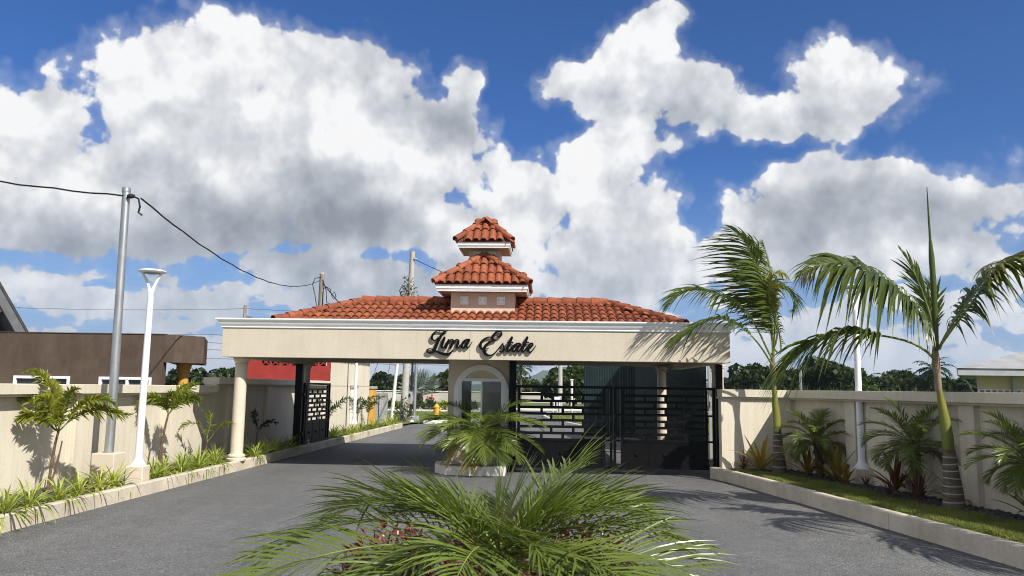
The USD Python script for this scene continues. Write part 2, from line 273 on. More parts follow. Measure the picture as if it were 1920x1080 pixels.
def foliage(name, c1, c2, rough=0.45, spec=0.35, tl=0.3, island=0.35, rand=0.15, scale=0.8):
    """Leaf green, each leaf a little different, with light coming through."""
    n = {"g": ("geometry", {}), "oi": ("object_info", {}), "nz": ("noise_texture", {"scale": scale, "detail": 3.0}),
         "ad": ("math", {"math_type": "multiply_add", "value2": island}), "rp": ("rgb_ramp", {"ramp": [(0, c1), (0.3, c1), (0.85, c2), (1, c2)]}),
         "rr": ("map_range", {"from_min": 0.0, "from_max": 1.0, "to_min": 1 - rand, "to_max": 1 + rand}), "rm": ("vector_math", {"math_type": "scale"}),
         "p": ("principled_bsdf", {"roughness": rough, "specular_ior_level": spec}), "tl": ("translucent_bsdf", {}),
         "tg": ("vector_math", {"math_type": "multiply", "vector2": (1.3, 1.4, 0.5)}), "mx": ("mix_closure", {"fac": tl})}
    l = [("g.position", "nz.vector"), ("g.random_per_island", "ad.value1"), ("nz.fac", "ad.value3"), ("ad.value", "rp.fac"), ("oi.random", "rr.value"),
         ("rp.color", "rm.vector1"), ("rr.result", "rm.scale"), ("rm.vector", "p.base_color"), ("rm.vector", "tg.vector1"), ("tg.vector", "tl.color"),
         ("p.BSDF", "mx.closure1"), ("tl.BSDF", "mx.closure2")]
    M[name] = usdkit.material(stage, "/World/Looks/" + name, n, l, surface="mx.closure")
def glass(name, tint=(1, 1, 1), body=None, share=0.0):
    n = {"t": ("transparent_bsdf", {"color": tint}), "s": ("glossy_bsdf", {"roughness": 0.02, "color": (0.9, 0.9, 0.9)}), "f": ("fresnel", {"IOR": 1.5}), "x": ("mix_closure", {})}
    l = [("f.fac", "x.fac"), ("t.BSDF", "x.closure1"), ("s.BSDF", "x.closure2")]; out = "x.closure"
    if body:
        n["d"] = ("diffuse_bsdf", {"color": body}); n["y"] = ("mix_closure", {"fac": share}); l += [("t.BSDF", "y.closure1"), ("d.BSDF", "y.closure2")]
        l[1] = ("y.closure", "x.closure1")
    M[name] = usdkit.material(stage, "/World/Looks/" + name, n, l, surface=out)

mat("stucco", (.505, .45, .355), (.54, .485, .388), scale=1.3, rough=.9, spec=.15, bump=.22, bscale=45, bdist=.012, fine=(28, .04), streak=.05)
mat("stucco_plain", (.57, .49, .39), (.62, .54, .44), scale=0.9, rough=.9, spec=.15, bump=.3, bscale=70, bdist=.01, fine=(40, .04))
mat("tower_stucco", (.56, .44, .345), (.60, .48, .38), scale=2, rough=.9, spec=.15, bump=.35, bscale=55, bdist=.012, fine=(35, .05))
mat("wall_stucco", (.61, .55, .43), (.665, .605, .485), scale=.8, rough=.9, spec=.15, bump=.2, bscale=55, bdist=.012, fine=(24, .04), streak=.11)
mat("wall_cap", (.58, .52, .41), (.64, .58, .465), scale=1.2, rough=.85, spec=.2, bump=.25, bscale=70, fine=(30, .05), streak=.08)
mat("kerb_stone", (.47, .41, .325), (.60, .53, .43), scale=1.8, rough=.85, spec=.2, bump=.3, bscale=40, fine=(22, .08), streak=.07)
mat("kerb_white", (.62, .59, .53), (.74, .71, .66), scale=2, rough=.8, spec=.2, bump=.2, fine=(25, .06))
mat("trim_white", (.78, .78, .77), (.83, .83, .82), scale=3, rough=.55, spec=.3, fine=(30, .03))
mat("paint_white", (.74, .75, .77), (.79, .80, .81), scale=6, rough=.38, spec=.5)
mat("column_stone", (.58, .50, .39), (.62, .545, .43), scale=4, rough=.8, spec=.2, bump=.25, bscale=60, fine=(30, .06))
mat("tile_clay", (.215, .062, .030), (.29, .092, .045), scale=6, rough=.7, spec=.2, bump=.2, bscale=60, rand=.20, fine=(11, .16), coat=.04)
mat("roof_deck", (.10, .035, .02), (.14, .05, .03), scale=5, rough=.9)
mat("gate_black", (.004, .004, .0045), (.007, .007, .0075), scale=8, rough=.42, spec=.12)
mat("sign_black", (.004, .004, .0045), rough=.4, spec=.12)
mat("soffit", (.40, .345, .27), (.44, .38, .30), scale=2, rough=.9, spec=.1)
mat("booth_inside", (.34, .33, .31), (.38, .37, .35), scale=2, rough=.9)
mat("steel_galvanised", (.34, .35, .36), (.46, .47, .48), scale=14, rough=.42, spec=.5, metallic=.75, stretch=(1, 1, .15))
mat("cable_black", (.012, .012, .013), rough=.6)
mat("concrete_pole", (.36, .34, .31), (.44, .42, .38), scale=6, rough=.9, bump=.3, fine=(20, .1))
mat("wood_pole", (.17, .14, .115), (.28, .25, .22), scale=7, rough=.9, bump=.4, stretch=(1, 1, .12))
mat("brown_render", (.070, .048, .036), (.112, .082, .064), scale=1.1, lo=.3, hi=.7, rough=.9, spec=.15, bump=.3, bscale=30, stretch=(1, 1, .75), fine=(5, .09), streak=.10)
mat("yellow_paint", (.50, .27, .05), (.58, .33, .08), scale=3, rough=.7)
mat("red_paint", (.27, .028, .022), (.33, .04, .03), scale=2, rough=.7, fine=(10, .06))
mat("grey_block", (.24, .24, .235), (.36, .36, .35), scale=3, rough=.95, bump=.4, fine=(12, .1))
mat("far_wall", (.40, .37, .32), (.50, .46, .41), scale=.5, rough=.9)
mat("dark_roof", (.045, .045, .047), (.075, .075, .078), scale=3, rough=.7)
mat("grey_fascia", (.13, .135, .14), (.17, .175, .18), scale=3, rough=.6)
mat("metal_roof", (.27, .27, .26), (.36, .36, .35), scale=2, rough=.55, spec=.4)
mat("cream_wall", (.44, .41, .24), (.50, .47, .29), scale=1, rough=.85)
mat("green_sheet", (.005, .016, .017), (.009, .025, .025), scale=3, rough=.42, spec=.5, fine=(3, .15))
mat("box_grey", (.28, .30, .31), (.33, .35, .36), scale=4, rough=.5, metallic=.2)
mat("hydrant_yellow", (.62, .32, .03), (.70, .38, .05), scale=5, rough=.45)
mat("trunk_grey", (.085, .066, .052), (.16, .13, .10), scale=10, rough=.9, bump=.6, bscale=40, bdist=.02, stretch=(.4, .4, 2.2))
mat("ring_pale", (.34, .31, .26), (.44, .41, .35), scale=12, rough=.9)
mat("crownshaft", (.10, .135, .022), (.25, .235, .04), scale=2.2, lo=.3, hi=.7, rough=.4, spec=.4, stretch=(2, 2, .5))
mat("shaft_brown", (.17, .12, .075), (.28, .22, .15), scale=9, rough=.85, bump=.4, stretch=(1.5, 1.5, .3))
mat("fibre_brown", (.06, .042, .028), (.13, .09, .06), scale=14, rough=.95, bump=.7, bscale=50, bdist=.02)
mat("stem_brown", (.10, .055, .035), (.17, .11, .065), scale=10, rough=.8, bump=.3)
mat("rachis_green", (.13, .17, .035), (.20, .22, .06), scale=6, rough=.5)
mat("bark", (.075, .06, .048), (.13, .11, .09), scale=5, rough=.95, bump=.5, stretch=(1, 1, .3))
foliage("leaf_big", (.048, .082, .013), (.135, .165, .030), rough=.34, spec=.45, tl=.28)
foliage("leaf_big_yellow", (.13, .145, .022), (.30, .27, .045), rough=.4, tl=.3)
foliage("leaf_dry", (.20, .155, .10), (.30, .26, .20), rough=.8, spec=.1, tl=.2)
foliage("leaf_pygmy", (.09, .13, .018), (.19, .235, .048), rough=.30, spec=.55, tl=.25)
foliage("leaf_pygmy_yellow", (.24, .22, .03), (.42, .33, .05), rough=.4, tl=.3)
foliage("leaf_foxtail", (.12, .155, .018), (.29, .28, .035), rough=.4, tl=.3)
foliage("leaf_dull", (.035, .06, .02), (.07, .10, .03), rough=.5, tl=.25)
foliage("leaf_spider", (.17, .24, .025), (.60, .60, .16), rough=.42, tl=.25, island=.8, rand=.08)
foliage("leaf_bromeliad", (.14, .10, .018), (.44, .31, .045), rough=.34, spec=.5, tl=.25, island=.5)
foliage("leaf_bromeliad_red", (.085, .035, .016), (.20, .085, .03), rough=.36, spec=.5, tl=.2, island=.5)
foliage("leaf_cordyline", (.06, .022, .022), (.15, .06, .055), rough=.4, tl=.2, island=.5)
foliage("leaf_croton", (.10, .016, .03), (.30, .055, .09), rough=.35, spec=.5, tl=.2, island=.8)
foliage("leaf_tree_dark", (.014, .030, .008), (.042, .068, .016), rough=.5, tl=.2, island=.5, scale=.35)
foliage("leaf_tree", (.026, .050, .012), (.075, .105, .024), rough=.5, tl=.25, island=.5, scale=.35)
foliage("leaf_silver", (.15, .185, .17), (.26, .30, .275), rough=.6, tl=.15)
foliage("lawn_blades", (.14, .17, .035), (.29, .29, .085), rough=.6, tl=.25, island=.6, scale=1.5)
foliage("tall_grass_leaf", (.065, .105, .022), (.14, .18, .045), rough=.6, tl=.2, island=.6)
mat("petal_red", (.45, .05, .05), rough=.6)
mat("petal_yellow", (.6, .5, .05), rough=.6)
mat("soil_dark", (.028, .025, .022), (.055, .048, .042), scale=20, rough=.95, bump=.8, bscale=60, bdist=.03)
mat("stone_dark", (.035, .034, .034), (.10, .098, .095), scale=16, rough=.75, spec=.4)
mat("gravel_grey", (.18, .175, .165), (.34, .33, .31), scale=20, rough=.8)
mat("lawn_base", (.10, .125, .035), (.21, .20, .075), scale=1.6, rough=.95, bump=.6, bscale=60, bdist=.03, fine=(30, .2))
mat("lawn_far", (.060, .105, .022), (.125, .165, .04), scale=.35, rough=.95, fine=(3, .2))
mat("field", (.07, .085, .03), (.12, .12, .05), scale=.06, rough=.95, fine=(1, .2))
mat("hill", (.03, .05, .018), (.05, .07, .028), scale=.01, rough=.95)
def asphalt():
    n = {"g": ("geometry", {}), "big": ("noise_texture", {"scale": .35, "detail": 5.0, "roughness": .6}), "mid": ("noise_texture", {"scale": 4.0, "detail": 4.0}),
         "v": ("voronoi_texture", {"scale": 110.0, "randomness": 1.0}), "fine": ("noise_texture", {"scale": 160.0, "detail": 2.0}),
         "r1": ("rgb_ramp", {"ramp": [(0, (.088, .088, .088)), (.35, (.097, .097, .096)), (.65, (.120, .119, .116)), (1, (.128, .127, .123))]}),
         "s1": ("map_range", {"from_min": .3, "from_max": .7, "to_min": .9, "to_max": 1.1}), "x1": ("vector_math", {"math_type": "scale"}),
         "s2": ("rgb_ramp", {"ramp": [(0, (.62,) * 3), (.35, (.85,) * 3), (.6, (1.05,) * 3), (.78, (1.25,) * 3), (.9, (2.0,) * 3), (1, (2.6,) * 3)]}), "x2": ("vector_math", {"math_type": "multiply"}),
         "p": ("principled_bsdf", {"roughness": .78, "specular_ior_level": .35}), "b": ("bump", {"strength": .55, "distance": .006})}
    n["wm"] = ("mapping", {"mapping_type": "point", "scale": (1.1, .06, 1)}); n["wn"] = ("noise_texture", {"scale": 1.0, "detail": 5.0, "roughness": .55}); n["wr"] = ("map_range", {"from_min": .35, "from_max": .68, "to_min": .90, "to_max": 1.12}); n["wx"] = ("vector_math", {"math_type": "scale"})
    n["sc"] = ("separate_color", {"color_type": "rgb"})
    l = [("g.position", "big.vector"), ("g.position", "mid.vector"), ("g.position", "v.vector"), ("g.position", "fine.vector"), ("big.fac", "r1.fac"), ("mid.fac", "s1.value"),
         ("r1.color", "x1.vector1"), ("s1.result", "x1.scale"), ("v.color", "sc.color"), ("sc.r", "s2.fac"), ("x1.vector", "x2.vector1"), ("s2.color", "x2.vector2"),
         ("g.position", "wm.vector"), ("wm.vector", "wn.vector"), ("wn.fac", "wr.value"), ("x2.vector", "wx.vector1"), ("wr.result", "wx.scale"), ("wx.vector", "p.base_color"), ("v.distance", "b.height"), ("b.normal", "p.normal")]
    M["asphalt"] = usdkit.material(stage, "/World/Looks/asphalt", n, l, surface="p.BSDF")
asphalt()
glass("pane_clear", (.72, .77, .75))
glass("pane_dim", (.62, .66, .66), body=(.14, .15, .15), share=.8)
glass("pane_dark", (.25, .28, .28), body=(.03, .035, .035), share=.6)
# ---------------------------------------------------------------- ground
def left_kerb_x(y): return -6.90 + 0.0525 * y
def left_wall_x(y): return -8.25 + 0.0525 * y
RK = [(8.30, -4.0), (6.75, 3.5), (5.80, 8.75), (5.55, 10.6), (5.34, 12.2), (5.13, 13.8), (4.92, 15.3), (4.70, 16.6), (4.52, 17.25)]
def right_wall_x(y): return 6.13 + 0.17 * (17.0 - y)
struct("ground", sheet([(-3000, -300), (3000, -300), (3000, 4000), (-3000, 4000)], -0.03), "field")
road = [(left_kerb_x(-4), -4), (left_kerb_x(36.2), 36.2), (-5.1, 38.0), (-4.9, 40.0), (-3.2, 41.6), (-1.5, 45.0), (-0.6, 50), (-0.4, 59.5), (-90, 61.5), (-90, 67), (60, 66), (60, 59.6), (2.6, 59.6), (2.1, 52), (2.3, 46.5), (3.3, 39.6), (4.5, 34.2), (5.2, 30), (5.55, 24), (5.2, 18.6)] + RK[::-1] + [(8.3, -4)]
struct("road", sheet(road, 0.0), "asphalt")
struct("left_planting_bed", sheet([(left_wall_x(2), 2), (left_kerb_x(2) - .1, 2), (left_kerb_x(36) - .1, 36), (left_wall_x(36), 36)], .17), "soil_dark")
bed = [(x + .1, y + .05) for x, y in RK[1:]] + [(4.62, 17.0), (6.16, 17.0), (right_wall_x(3.5) + .05, 3.5)]
struct("right_planting_bed", sheet(bed, .215), "lawn_base")
mul = [(7.1, 8.6), (6.72, 10.6), (6.5, 11.5), (6.32, 12.1), (6.15, 13.4), (5.95, 15.0), (5.45, 16.2), (4.9, 16.95), (6.14, 16.98), (right_wall_x(8.6) + .04, 8.6)]
struct("right_mulch_strip", sheet(mul, .222), "soil_dark")
struct("near_lawn", sheet([(-30, 36.0), (-7.0, 36.3), (-5.2, 36.5), (-5.25, 38.2), (-5.05, 40.2), (-3.4, 41.9), (-1.8, 45.2), (-.9, 50), (-.7, 59.0), (-60, 61)], .06), "lawn_far")
struct("far_lawn", sheet([(-140, 70), (140, 69), (140, 99), (-140, 100.5)], .05), "lawn_far")
struct("verge", sheet([(4.8, 34.4), (3.65, 39.8), (2.65, 46.5), (2.45, 52), (2.95, 59.2), (60, 59.2), (60, 34.4)], .05), "lawn_far")

def strip(pts, w, h, side, z0=0.0, ch=.02):
    """A kerb run along pts (road edge), w thick to the given side (+1 = right of travel), h high with a rounded top arris."""
    p = np.array(pts, float); t = np.gradient(p, axis=0); t /= np.linalg.norm(t, axis=1, keepdims=True)
    nrm = np.stack([t[:, 1], -t[:, 0]], 1) * side
    prof = [(0, z0 - .05), (0, h - ch), (ch, h), (w - ch, h), (w, h - ch), (w, z0 - .05)]
    v = np.array([[*(p[i] + nrm[i] * o), z] for i in range(len(p)) for o, z in prof]); k = len(prof)
    f = [(i * k + j, i * k + (j + 1) % k, (i + 1) * k + (j + 1) % k, (i + 1) * k + j) for i in range(len(p) - 1) for j in range(k)]
    f = np.array(f); f = np.vstack([f[:, [0, 1, 2]], f[:, [0, 2, 3]]])
    e = (len(p) - 1) * k
    return v, np.vstack([f, [(0, j, j + 1) for j in range(1, k - 1)], [(e, e + j + 1, e + j) for j in range(1, k - 1)]])
seg = np.arange(0.5, 36.5, 2.98)
for i in range(len(seg) - 1):        # cast in lengths with open joints
    a, b = seg[i] + .006, seg[i + 1] - .006
    struct("kerb", strip([(left_kerb_x(y), y) for y in np.linspace(a, b, 4)], .13, .22, -1), "kerb_stone")
rk = LineString(RK); L = rk.length
for i in range(7):
    a, b = i * L / 7 + .005, (i + 1) * L / 7 - .005
    struct("kerb", strip([rk.interpolate(s).coords[0] for s in np.linspace(a, b, 6)], .14, .25, -1), "kerb_stone")
struct("kerb_foot", strip([(x - .035, y) for x, y in RK], .033, .018, -1, ch=.004), "kerb_white")
struct("far_kerb", strip([(-60, 61.2), (-20, 60.1), (-.6, 59.2), (-.8, 50), (-1.7, 45.1), (-3.25, 41.7), (-3.9, 40.95), (-4.55, 40.75)], .16, .16, -1), "kerb_white")
struct("far_kerb", strip([(60, 59.4), (2.75, 59.4), (2.2, 52), (2.4, 46.5), (3.4, 39.7), (4.6, 34.2)], .14, .13, -1), "kerb_white")
struct("far_kerb", strip([(-140, 68.6), (0, 68.2), (140, 67.6)], .9, .12, -1), "kerb_white")

# ---------------------------------------------------------------- gatehouse
GO, GA = (-.85, 16.85, 0.0), math.radians(-2.57)
gh = thing("gatehouse", "cream gatehouse canopy with red tiled roof and stepped turret over two lanes", "gatehouse", GO, GA)
def glob(u, v, z=0.0):
    c, s = math.cos(GA), math.sin(GA); return (GO[0] + u * c - v * s, GO[1] + u * s + v * c, z)
fb = MB()
fb.box(-5.57, -.0575, 0, .30, 2.50, 3.30, ch=.003); fb.box(-.0545, 5.57, 0, .30, 2.50, 3.30, ch=.003)
obj("front_beam", fb.m, "stucco", gh)
obj("side_beam", bx(-5.566, -5.27, .303, 6.0, 2.50, 3.30, ch=.008), "stucco", gh); obj("side_beam", bx(5.27, 5.566, .303, 6.0, 2.50, 3.30, ch=.008), "stucco", gh)
obj("rear_beam", bx(-5.566, 5.566, 6.003, 6.30, 2.585, 3.30, ch=.008), "stucco", gh)
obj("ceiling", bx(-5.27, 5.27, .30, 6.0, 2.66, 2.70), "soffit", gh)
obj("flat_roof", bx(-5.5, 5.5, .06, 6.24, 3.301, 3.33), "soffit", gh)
obj("cornice", rect_ring(-5.57, 5.57, 0, 6.30, [(-.02, 3.145), (.022, 3.145), (.03, 3.155), (.03, 3.172), (.018, 3.180), (.018, 3.190), (.035, 3.205), (.062, 3.225), (.075, 3.25), (.075, 3.272), (.088, 3.276), (.088, 3.288), (.128, 3.318), (.132, 3.328), (.132, 3.352), (-.02, 3.356)]), "trim_white", gh)
def column(u, v, z0, ztop):
    p = [(.0, z0), (.205, z0), (.215, z0 + .02), (.215, z0 + .05), (.2, z0 + .066), (.172, z0 + .072), (.172, z0 + .085), (.19, z0 + .095), (.19, z0 + .125), (.172, z0 + .14), (.145, z0 + .15), (.138, z0 + .2),
         (.137, z0 + .9), (.13, ztop - .2), (.13, ztop - .165), (.147, ztop - .158), (.147, ztop - .14), (.134, ztop - .132), (.134, ztop - .112), (.16, ztop - .085), (.172, ztop - .06), (.172, ztop - .04), (.185, ztop - .034), (.185, ztop - .001), (0, ztop - .001)]
    obj("column", MB().lathe(p, u, v, 28).m, "column_stone", gh, smooth=35)
column(-5.30, .50, .205, 2.50); column(5.60, 1.40, .20, 2.499); column(-5.42, 5.62, .20, 2.499); column(5.0, 6.05, .0, 2.584)

rnd = random.Random(5)
def tile_mesh(o, e, s, n, wid=.19, ln=.42, lift=.034, jit=0.0):
    X = np.array([0, .018, .028, .05, .075, .095, .115, .14, .162, .172, .19]) * wid / .19
    H = .064 * np.sqrt(np.clip(1 - ((X - wid / 2) / (.075 * wid / .19)) ** 2, 0, 1))
    top = [o + e * x + n * (h + lift) for x, h in zip(X, H)]; up = [o + e * x + s * ln + n * (h * .86) for x, h in zip(X, H)]
    lip = [p - n * .02 for p in top]
    k = len(X); v = np.array(top + up + lip)
    f = []
    for i in range(k - 1): f += [(i, i + 1, k + i + 1), (i, k + i + 1, k + i), (2 * k + i, 2 * k + i + 1, i + 1), (2 * k + i, i + 1, i)]
    return v, np.array(f)
def slope(parent, eave_c, e, hw0, hw1, s, ln, each, wid=.19, exp=.377):
    """Rows of barrel tiles on one slope: eave_c = centre of the eave, e along it, s up the slope; half widths at eave and top."""
    e, s = np.array(e, float), np.array(s, float); e /= np.linalg.norm(e); s /= np.linalg.norm(s); n = np.cross(e, s); n *= np.sign(n[2])
    rows = int(round(ln / exp)); ex = ln / rows; joined = MB()
    for i in range(rows):
        hw = hw0 + (hw1 - hw0) * (i * ex + .12) / ln
        k = int(hw // wid) + 1
        for j in range(-k, k + 1):
            c = j * wid
            if abs(c) > hw - .01: continue
            o = np.array(eave_c) + e * (c - wid / 2 + rnd.uniform(-.004, .004)) + s * (i * ex + rnd.uniform(-.007, .007)) + n * rnd.uniform(-.003, .004)
            m = tile_mesh(o, e, s, n, wid, ex + .045)
            if each: obj("roof_tile", m, "tile_clay", parent, smooth=35)
            else: joined.add(*m)
    if not each:
        o = obj("rear_roof_tiles", joined.m, "tile_clay", parent, smooth=35); o.SetCustomDataByKey("kind", "stuff")
def ridge(parent, a, b, r=.11, step=.36):
    a, b = np.array(a, float), np.array(b, float); d = b - a; L = np.linalg.norm(d); d /= L
    side = np.cross(d, [0, 0, 1.0]); side /= np.linalg.norm(side); up = np.cross(side, d); k = max(1, int(round(L / step))); st = L / k
    for i in range(k):
        p0, p1 = a + d * (i * st - .03), a + d * ((i + 1) * st + .015)
        mb = MB(); A = np.linspace(-.15 * math.pi, 1.15 * math.pi, 9)
        v = []
        for p, rr, lf in ((p0, r * 1.06, .016), (p1, r * .92, 0.0)):
            for aa in A: v.append(p + side * rr * math.cos(aa) + up * (rr * math.sin(aa) * .9 + lf))
        for aa in A: v.append(p0 + side * (r * 1.06 - .018) * math.cos(aa) + up * ((r * 1.06 - .018) * math.sin(aa) * .9 + .016))
        f = []
        for j in range(8): f += [(j, j + 1, 9 + j + 1, 9 + j), (18 + j, 18 + j + 1, j + 1, j)]
        obj("ridge_tile", MB().add(v, f).m, "tile_clay", parent, smooth=35)
def hip_roof(parent, u0, u1, v0, v1, z0, ru0, ru1, rv0, rv1, z1, front_each=True, wid=.19, rr=.115):
    """Hipped roof: eave rectangle u0..u1, v0..v1 at z0; ridge from (ru0, rv0) to (ru1, rv1) at z1."""
    deck = [(u0, v0, z0), (u1, v0, z0), (u1, v1, z0), (u0, v1, z0), (ru0, rv0, z1), (ru1, rv0, z1), (ru1, rv1, z1), (ru0, rv1, z1)]
    fs = [(0, 1, 5), (0, 5, 4), (1, 2, 6), (1, 6, 5), (2, 3, 7), (2, 7, 6), (3, 0, 4), (3, 4, 7), (4, 5, 6), (4, 6, 7), (0, 2, 1), (0, 3, 2)]
    dk = obj("roof_deck", (np.array(deck, float) - [0, 0, .012], np.array(fs)), "roof_deck", parent)
    cu, cr = (u0 + u1) / 2, (ru0 + ru1) / 2
    for (c, e, h0, h1, s, ea) in (((cu, v0, z0), (1, 0, 0), (u1 - u0) / 2, (ru1 - ru0) / 2, (cr - cu, rv0 - v0, z1 - z0), front_each),
                                  ((cu, v1, z0), (-1, 0, 0), (u1 - u0) / 2, (ru1 - ru0) / 2, (cr - cu, rv1 - v1, z1 - z0), False),
                                  ((u0, (v0 + v1) / 2, z0), (0, -1, 0), (v1 - v0) / 2, (rv1 - rv0) / 2, (ru0 - u0, (rv0 + rv1) / 2 - (v0 + v1) / 2, z1 - z0), False),
                                  ((u1, (v0 + v1) / 2, z0), (0, 1, 0), (v1 - v0) / 2, (rv1 - rv0) / 2, (ru1 - u1, (rv0 + rv1) / 2 - (v0 + v1) / 2, z1 - z0), False)):
        slope(dk, c, e, h0, h1, s, float(np.linalg.norm(s)), ea, wid)
    zz = .048
    ridge(dk, (u0, v0, z0 + zz), (ru0, rv0, z1 + zz), rr); ridge(dk, (u1, v0, z0 + zz), (ru1, rv0, z1 + zz), rr)
    if abs(ru1 - ru0) > .2: ridge(dk, (ru0, rv0, z1 + zz), (ru1, rv0, z1 + zz), rr * 1.2)
    return dk
hip_roof(gh, -4.52, 4.66, .30, 4.0, 3.30, -2.95, 3.10, 2.15, 2.15, 3.955)
obj("turret_base", bx(-.645, .865, 1.20, 2.70, 3.45, 4.13, ch=.01), "tower_stucco", gh)
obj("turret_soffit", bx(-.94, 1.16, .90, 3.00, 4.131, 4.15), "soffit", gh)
obj("turret_eave", rect_ring(-.94, 1.16, .90, 3.00, [(-.03, 4.118), (.0, 4.118), (.0, 4.175), (.022, 4.185), (.022, 4.30), (-.03, 4.31)]), "trim_white", gh)
hip_roof(gh, -.99, 1.21, .84, 3.06, 4.285, .07, .13, 1.64, 2.26, 5.05, rr=.085)
obj("turret_upper_base", bx(-.285, .475, 1.72, 2.42, 4.55, 5.24, ch=.01), "tower_stucco", gh)
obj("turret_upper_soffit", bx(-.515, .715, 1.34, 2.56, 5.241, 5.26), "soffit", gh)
obj("turret_upper_eave", rect_ring(-.515, .715, 1.34, 2.56, [(-.03, 5.228), (.0, 5.228), (.0, 5.275), (.018, 5.285), (.018, 5.392), (-.03, 5.40)]), "trim_white", gh)
hip_roof(gh, -.56, .76, 1.29, 2.61, 5.375, .085, .115, 1.94, 1.96, 6.01, rr=.085)
obj("finial_tile", MB().lathe([(0, 6.0), (.13, 6.0), (.12, 6.06), (.08, 6.10), (0, 6.115)], .10, 1.95, 14).m, "tile_clay", gh, smooth=40)
def vent(u, v, z, w):
    h = w / 2; fr = MB()
    for a in ((u - h, u + h, z - h, z - h + .025), (u - h, u + h, z + h - .025, z + h), (u - h, u - h + .025, z - h + .025, z + h - .025), (u + h - .025, u + h, z - h + .025, z + h - .025)):
        fr.box(a[0], a[1], v - .03, v + .03, a[2], a[3])
    vb = obj("vent_block", fr.m, "trim_white", gh)
    lat = MB(); g = w - .05
    for i in range(4):
        for j in range(4):
            if (i * 3 + j * 2 + i * j) % 3 == 1 and not (i in (1, 2) and j in (1, 2)): continue
            x, zz = u - g / 2 + g * (i + .5) / 4, z - g / 2 + g * (j + .5) / 4
            lat.box(x - g * .085, x + g * .085, v - .018, v + .01, zz - g * .085, zz + g * .085)
    for k in (-1, 0, 1): lat.box(u + k * g / 4 - .006, u + k * g / 4 + .006, v - .012, v + .008, z - g / 2, z + g / 2); lat.box(u - g / 2, u + g / 2, v - .0105, v + .0085, z + k * g / 4 - .006, z + k * g / 4 + .006)
    obj("lattice", lat.m, "trim_white", vb); obj("recess", bx(u - g / 2, u + g / 2, v - .004, v + .006, z - g / 2, z + g / 2), "soffit", vb)
for u in (-.32, .11, .54): vent(u, 1.18, 3.93, .19)
for u in (-.085, .275): vent(u, 1.70, 5.10, .18)

# guard booth between the lanes
B0, B1, BV = -.69, .76, 1.45
win = sbox(-.39, .59, .86, 2.08)
front = sbox(B0, B1, .0, 2.655).difference(win)
obj("booth_front_wall", MB().upright(front, BV, BV + .15).m, "stucco_plain", gh)
back = sbox(B0, B1, 0, 2.655).difference(sbox(-.42, .08, .9, 2.08))
obj("booth_rear_wall", MB().upright(back, 4.25, 4.40).m, "stucco_plain", gh)
obj("booth_side_wall", bx(B0 + .002, B0 + .15, BV + .153, 4.247, 0, 2.655), "stucco_plain", gh); obj("booth_side_wall", bx(B1 - .15, B1 - .002, BV + .153, 4.247, 0, 2.655), "stucco_plain", gh)
obj("booth_floor", bx(B0 + .15, B1 - .15, BV + .15, 4.25, 0, .12), "booth_inside", gh)
cx, R1, R0, zs = .10, .645, .515, 1.79
arch = unary_union([Point(cx, zs).buffer(R1, 48), sbox(cx - R1, cx + R1, .86, zs)]).difference(unary_union([Point(cx, zs).buffer(R0, 48), sbox(cx - R0, cx + R0, .5, zs)])).intersection(sbox(-3, 3, .86, 3))
obj("arch_trim", MB().upright(arch, BV - .055, BV - .001).m, "trim_white", gh)
obj("window_sill", bx(cx - .72, cx + .72, BV - .09, BV - .001, .775, .855, ch=.012), "trim_white", gh)
obj("sill_moulding", bx(cx - .66, cx + .66, BV - .05, BV - .001, .71, .773, ch=.012), "trim_white", gh)
wf = MB(); wf.box(-.415, .615, BV - .035, BV + .02, 2.045, 2.115); wf.box(-.415, -.365, BV - .03, BV + .04, .861, 2.043); wf.box(.565, .615, BV - .03, BV + .04, .861, 2.043); wf.box(.085, .125, BV - .018, BV + .04, .90, 2.043); wf.box(-.363, .563, BV - .025, BV + .04, .861, .899)
w = obj("window_frame", wf.m, "paint_white", gh)
obj("pane", bx(-.364, .084, BV + .012, BV + .018, .90, 2.044), "pane_clear", w); obj("pane", bx(.126, .564, BV + .004, BV + .010, .90, 2.044), "pane_dim", w)

# ---------------------------------------------------------------- sign letters on the front beam
sg = thing("sign_lettering", "black script lettering reading Lima Estate on the cream front beam", "sign", GO, GA)
pins = MB()
def stroke(pts):
    p = np.array(pts, float) / 1000; t = np.arange(len(p)); 
    if len(p) > 2:
        from scipy.interpolate import CubicSpline
        s = np.r_[0, np.cumsum(np.linalg.norm(np.diff(p[:, :2], axis=0), axis=1))]
        q = CubicSpline(s, p)(np.linspace(0, s[-1], 6 * len(p))); q[:, 2] = np.interp(np.linspace(0, s[-1], 6 * len(p)), s, p[:, 2])
    else: q = np.array([p[0] + (p[1] - p[0]) * k / 6 for k in range(7)])
    return unary_union([unary_union([Point(*a[:2]).buffer(max(a[2], .004), 8), Point(*b[:2]).buffer(max(b[2], .004), 8)]).convex_hull for a, b in zip(q[:-1], q[1:])])
for L_ in LETTERS:
    g_ = unary_union([stroke(s) for s in L_]).simplify(.0012)
    mb = MB()
    for part in getattr(g_, "geoms", [g_]): mb.upright(part, -.068, -.030)
    obj("letter", mb.m, "sign_black", sg)
    for s in L_:
        for k in (len(s) // 4, (3 * len(s)) // 4): pins.box(s[k][0] / 1000 - .005, s[k][0] / 1000 + .005, -.031, -.0005, s[k][1] / 1000 - .005, s[k][1] / 1000 + .005)
obj("mounting_pins", pins.m, "steel_galvanised", sg)

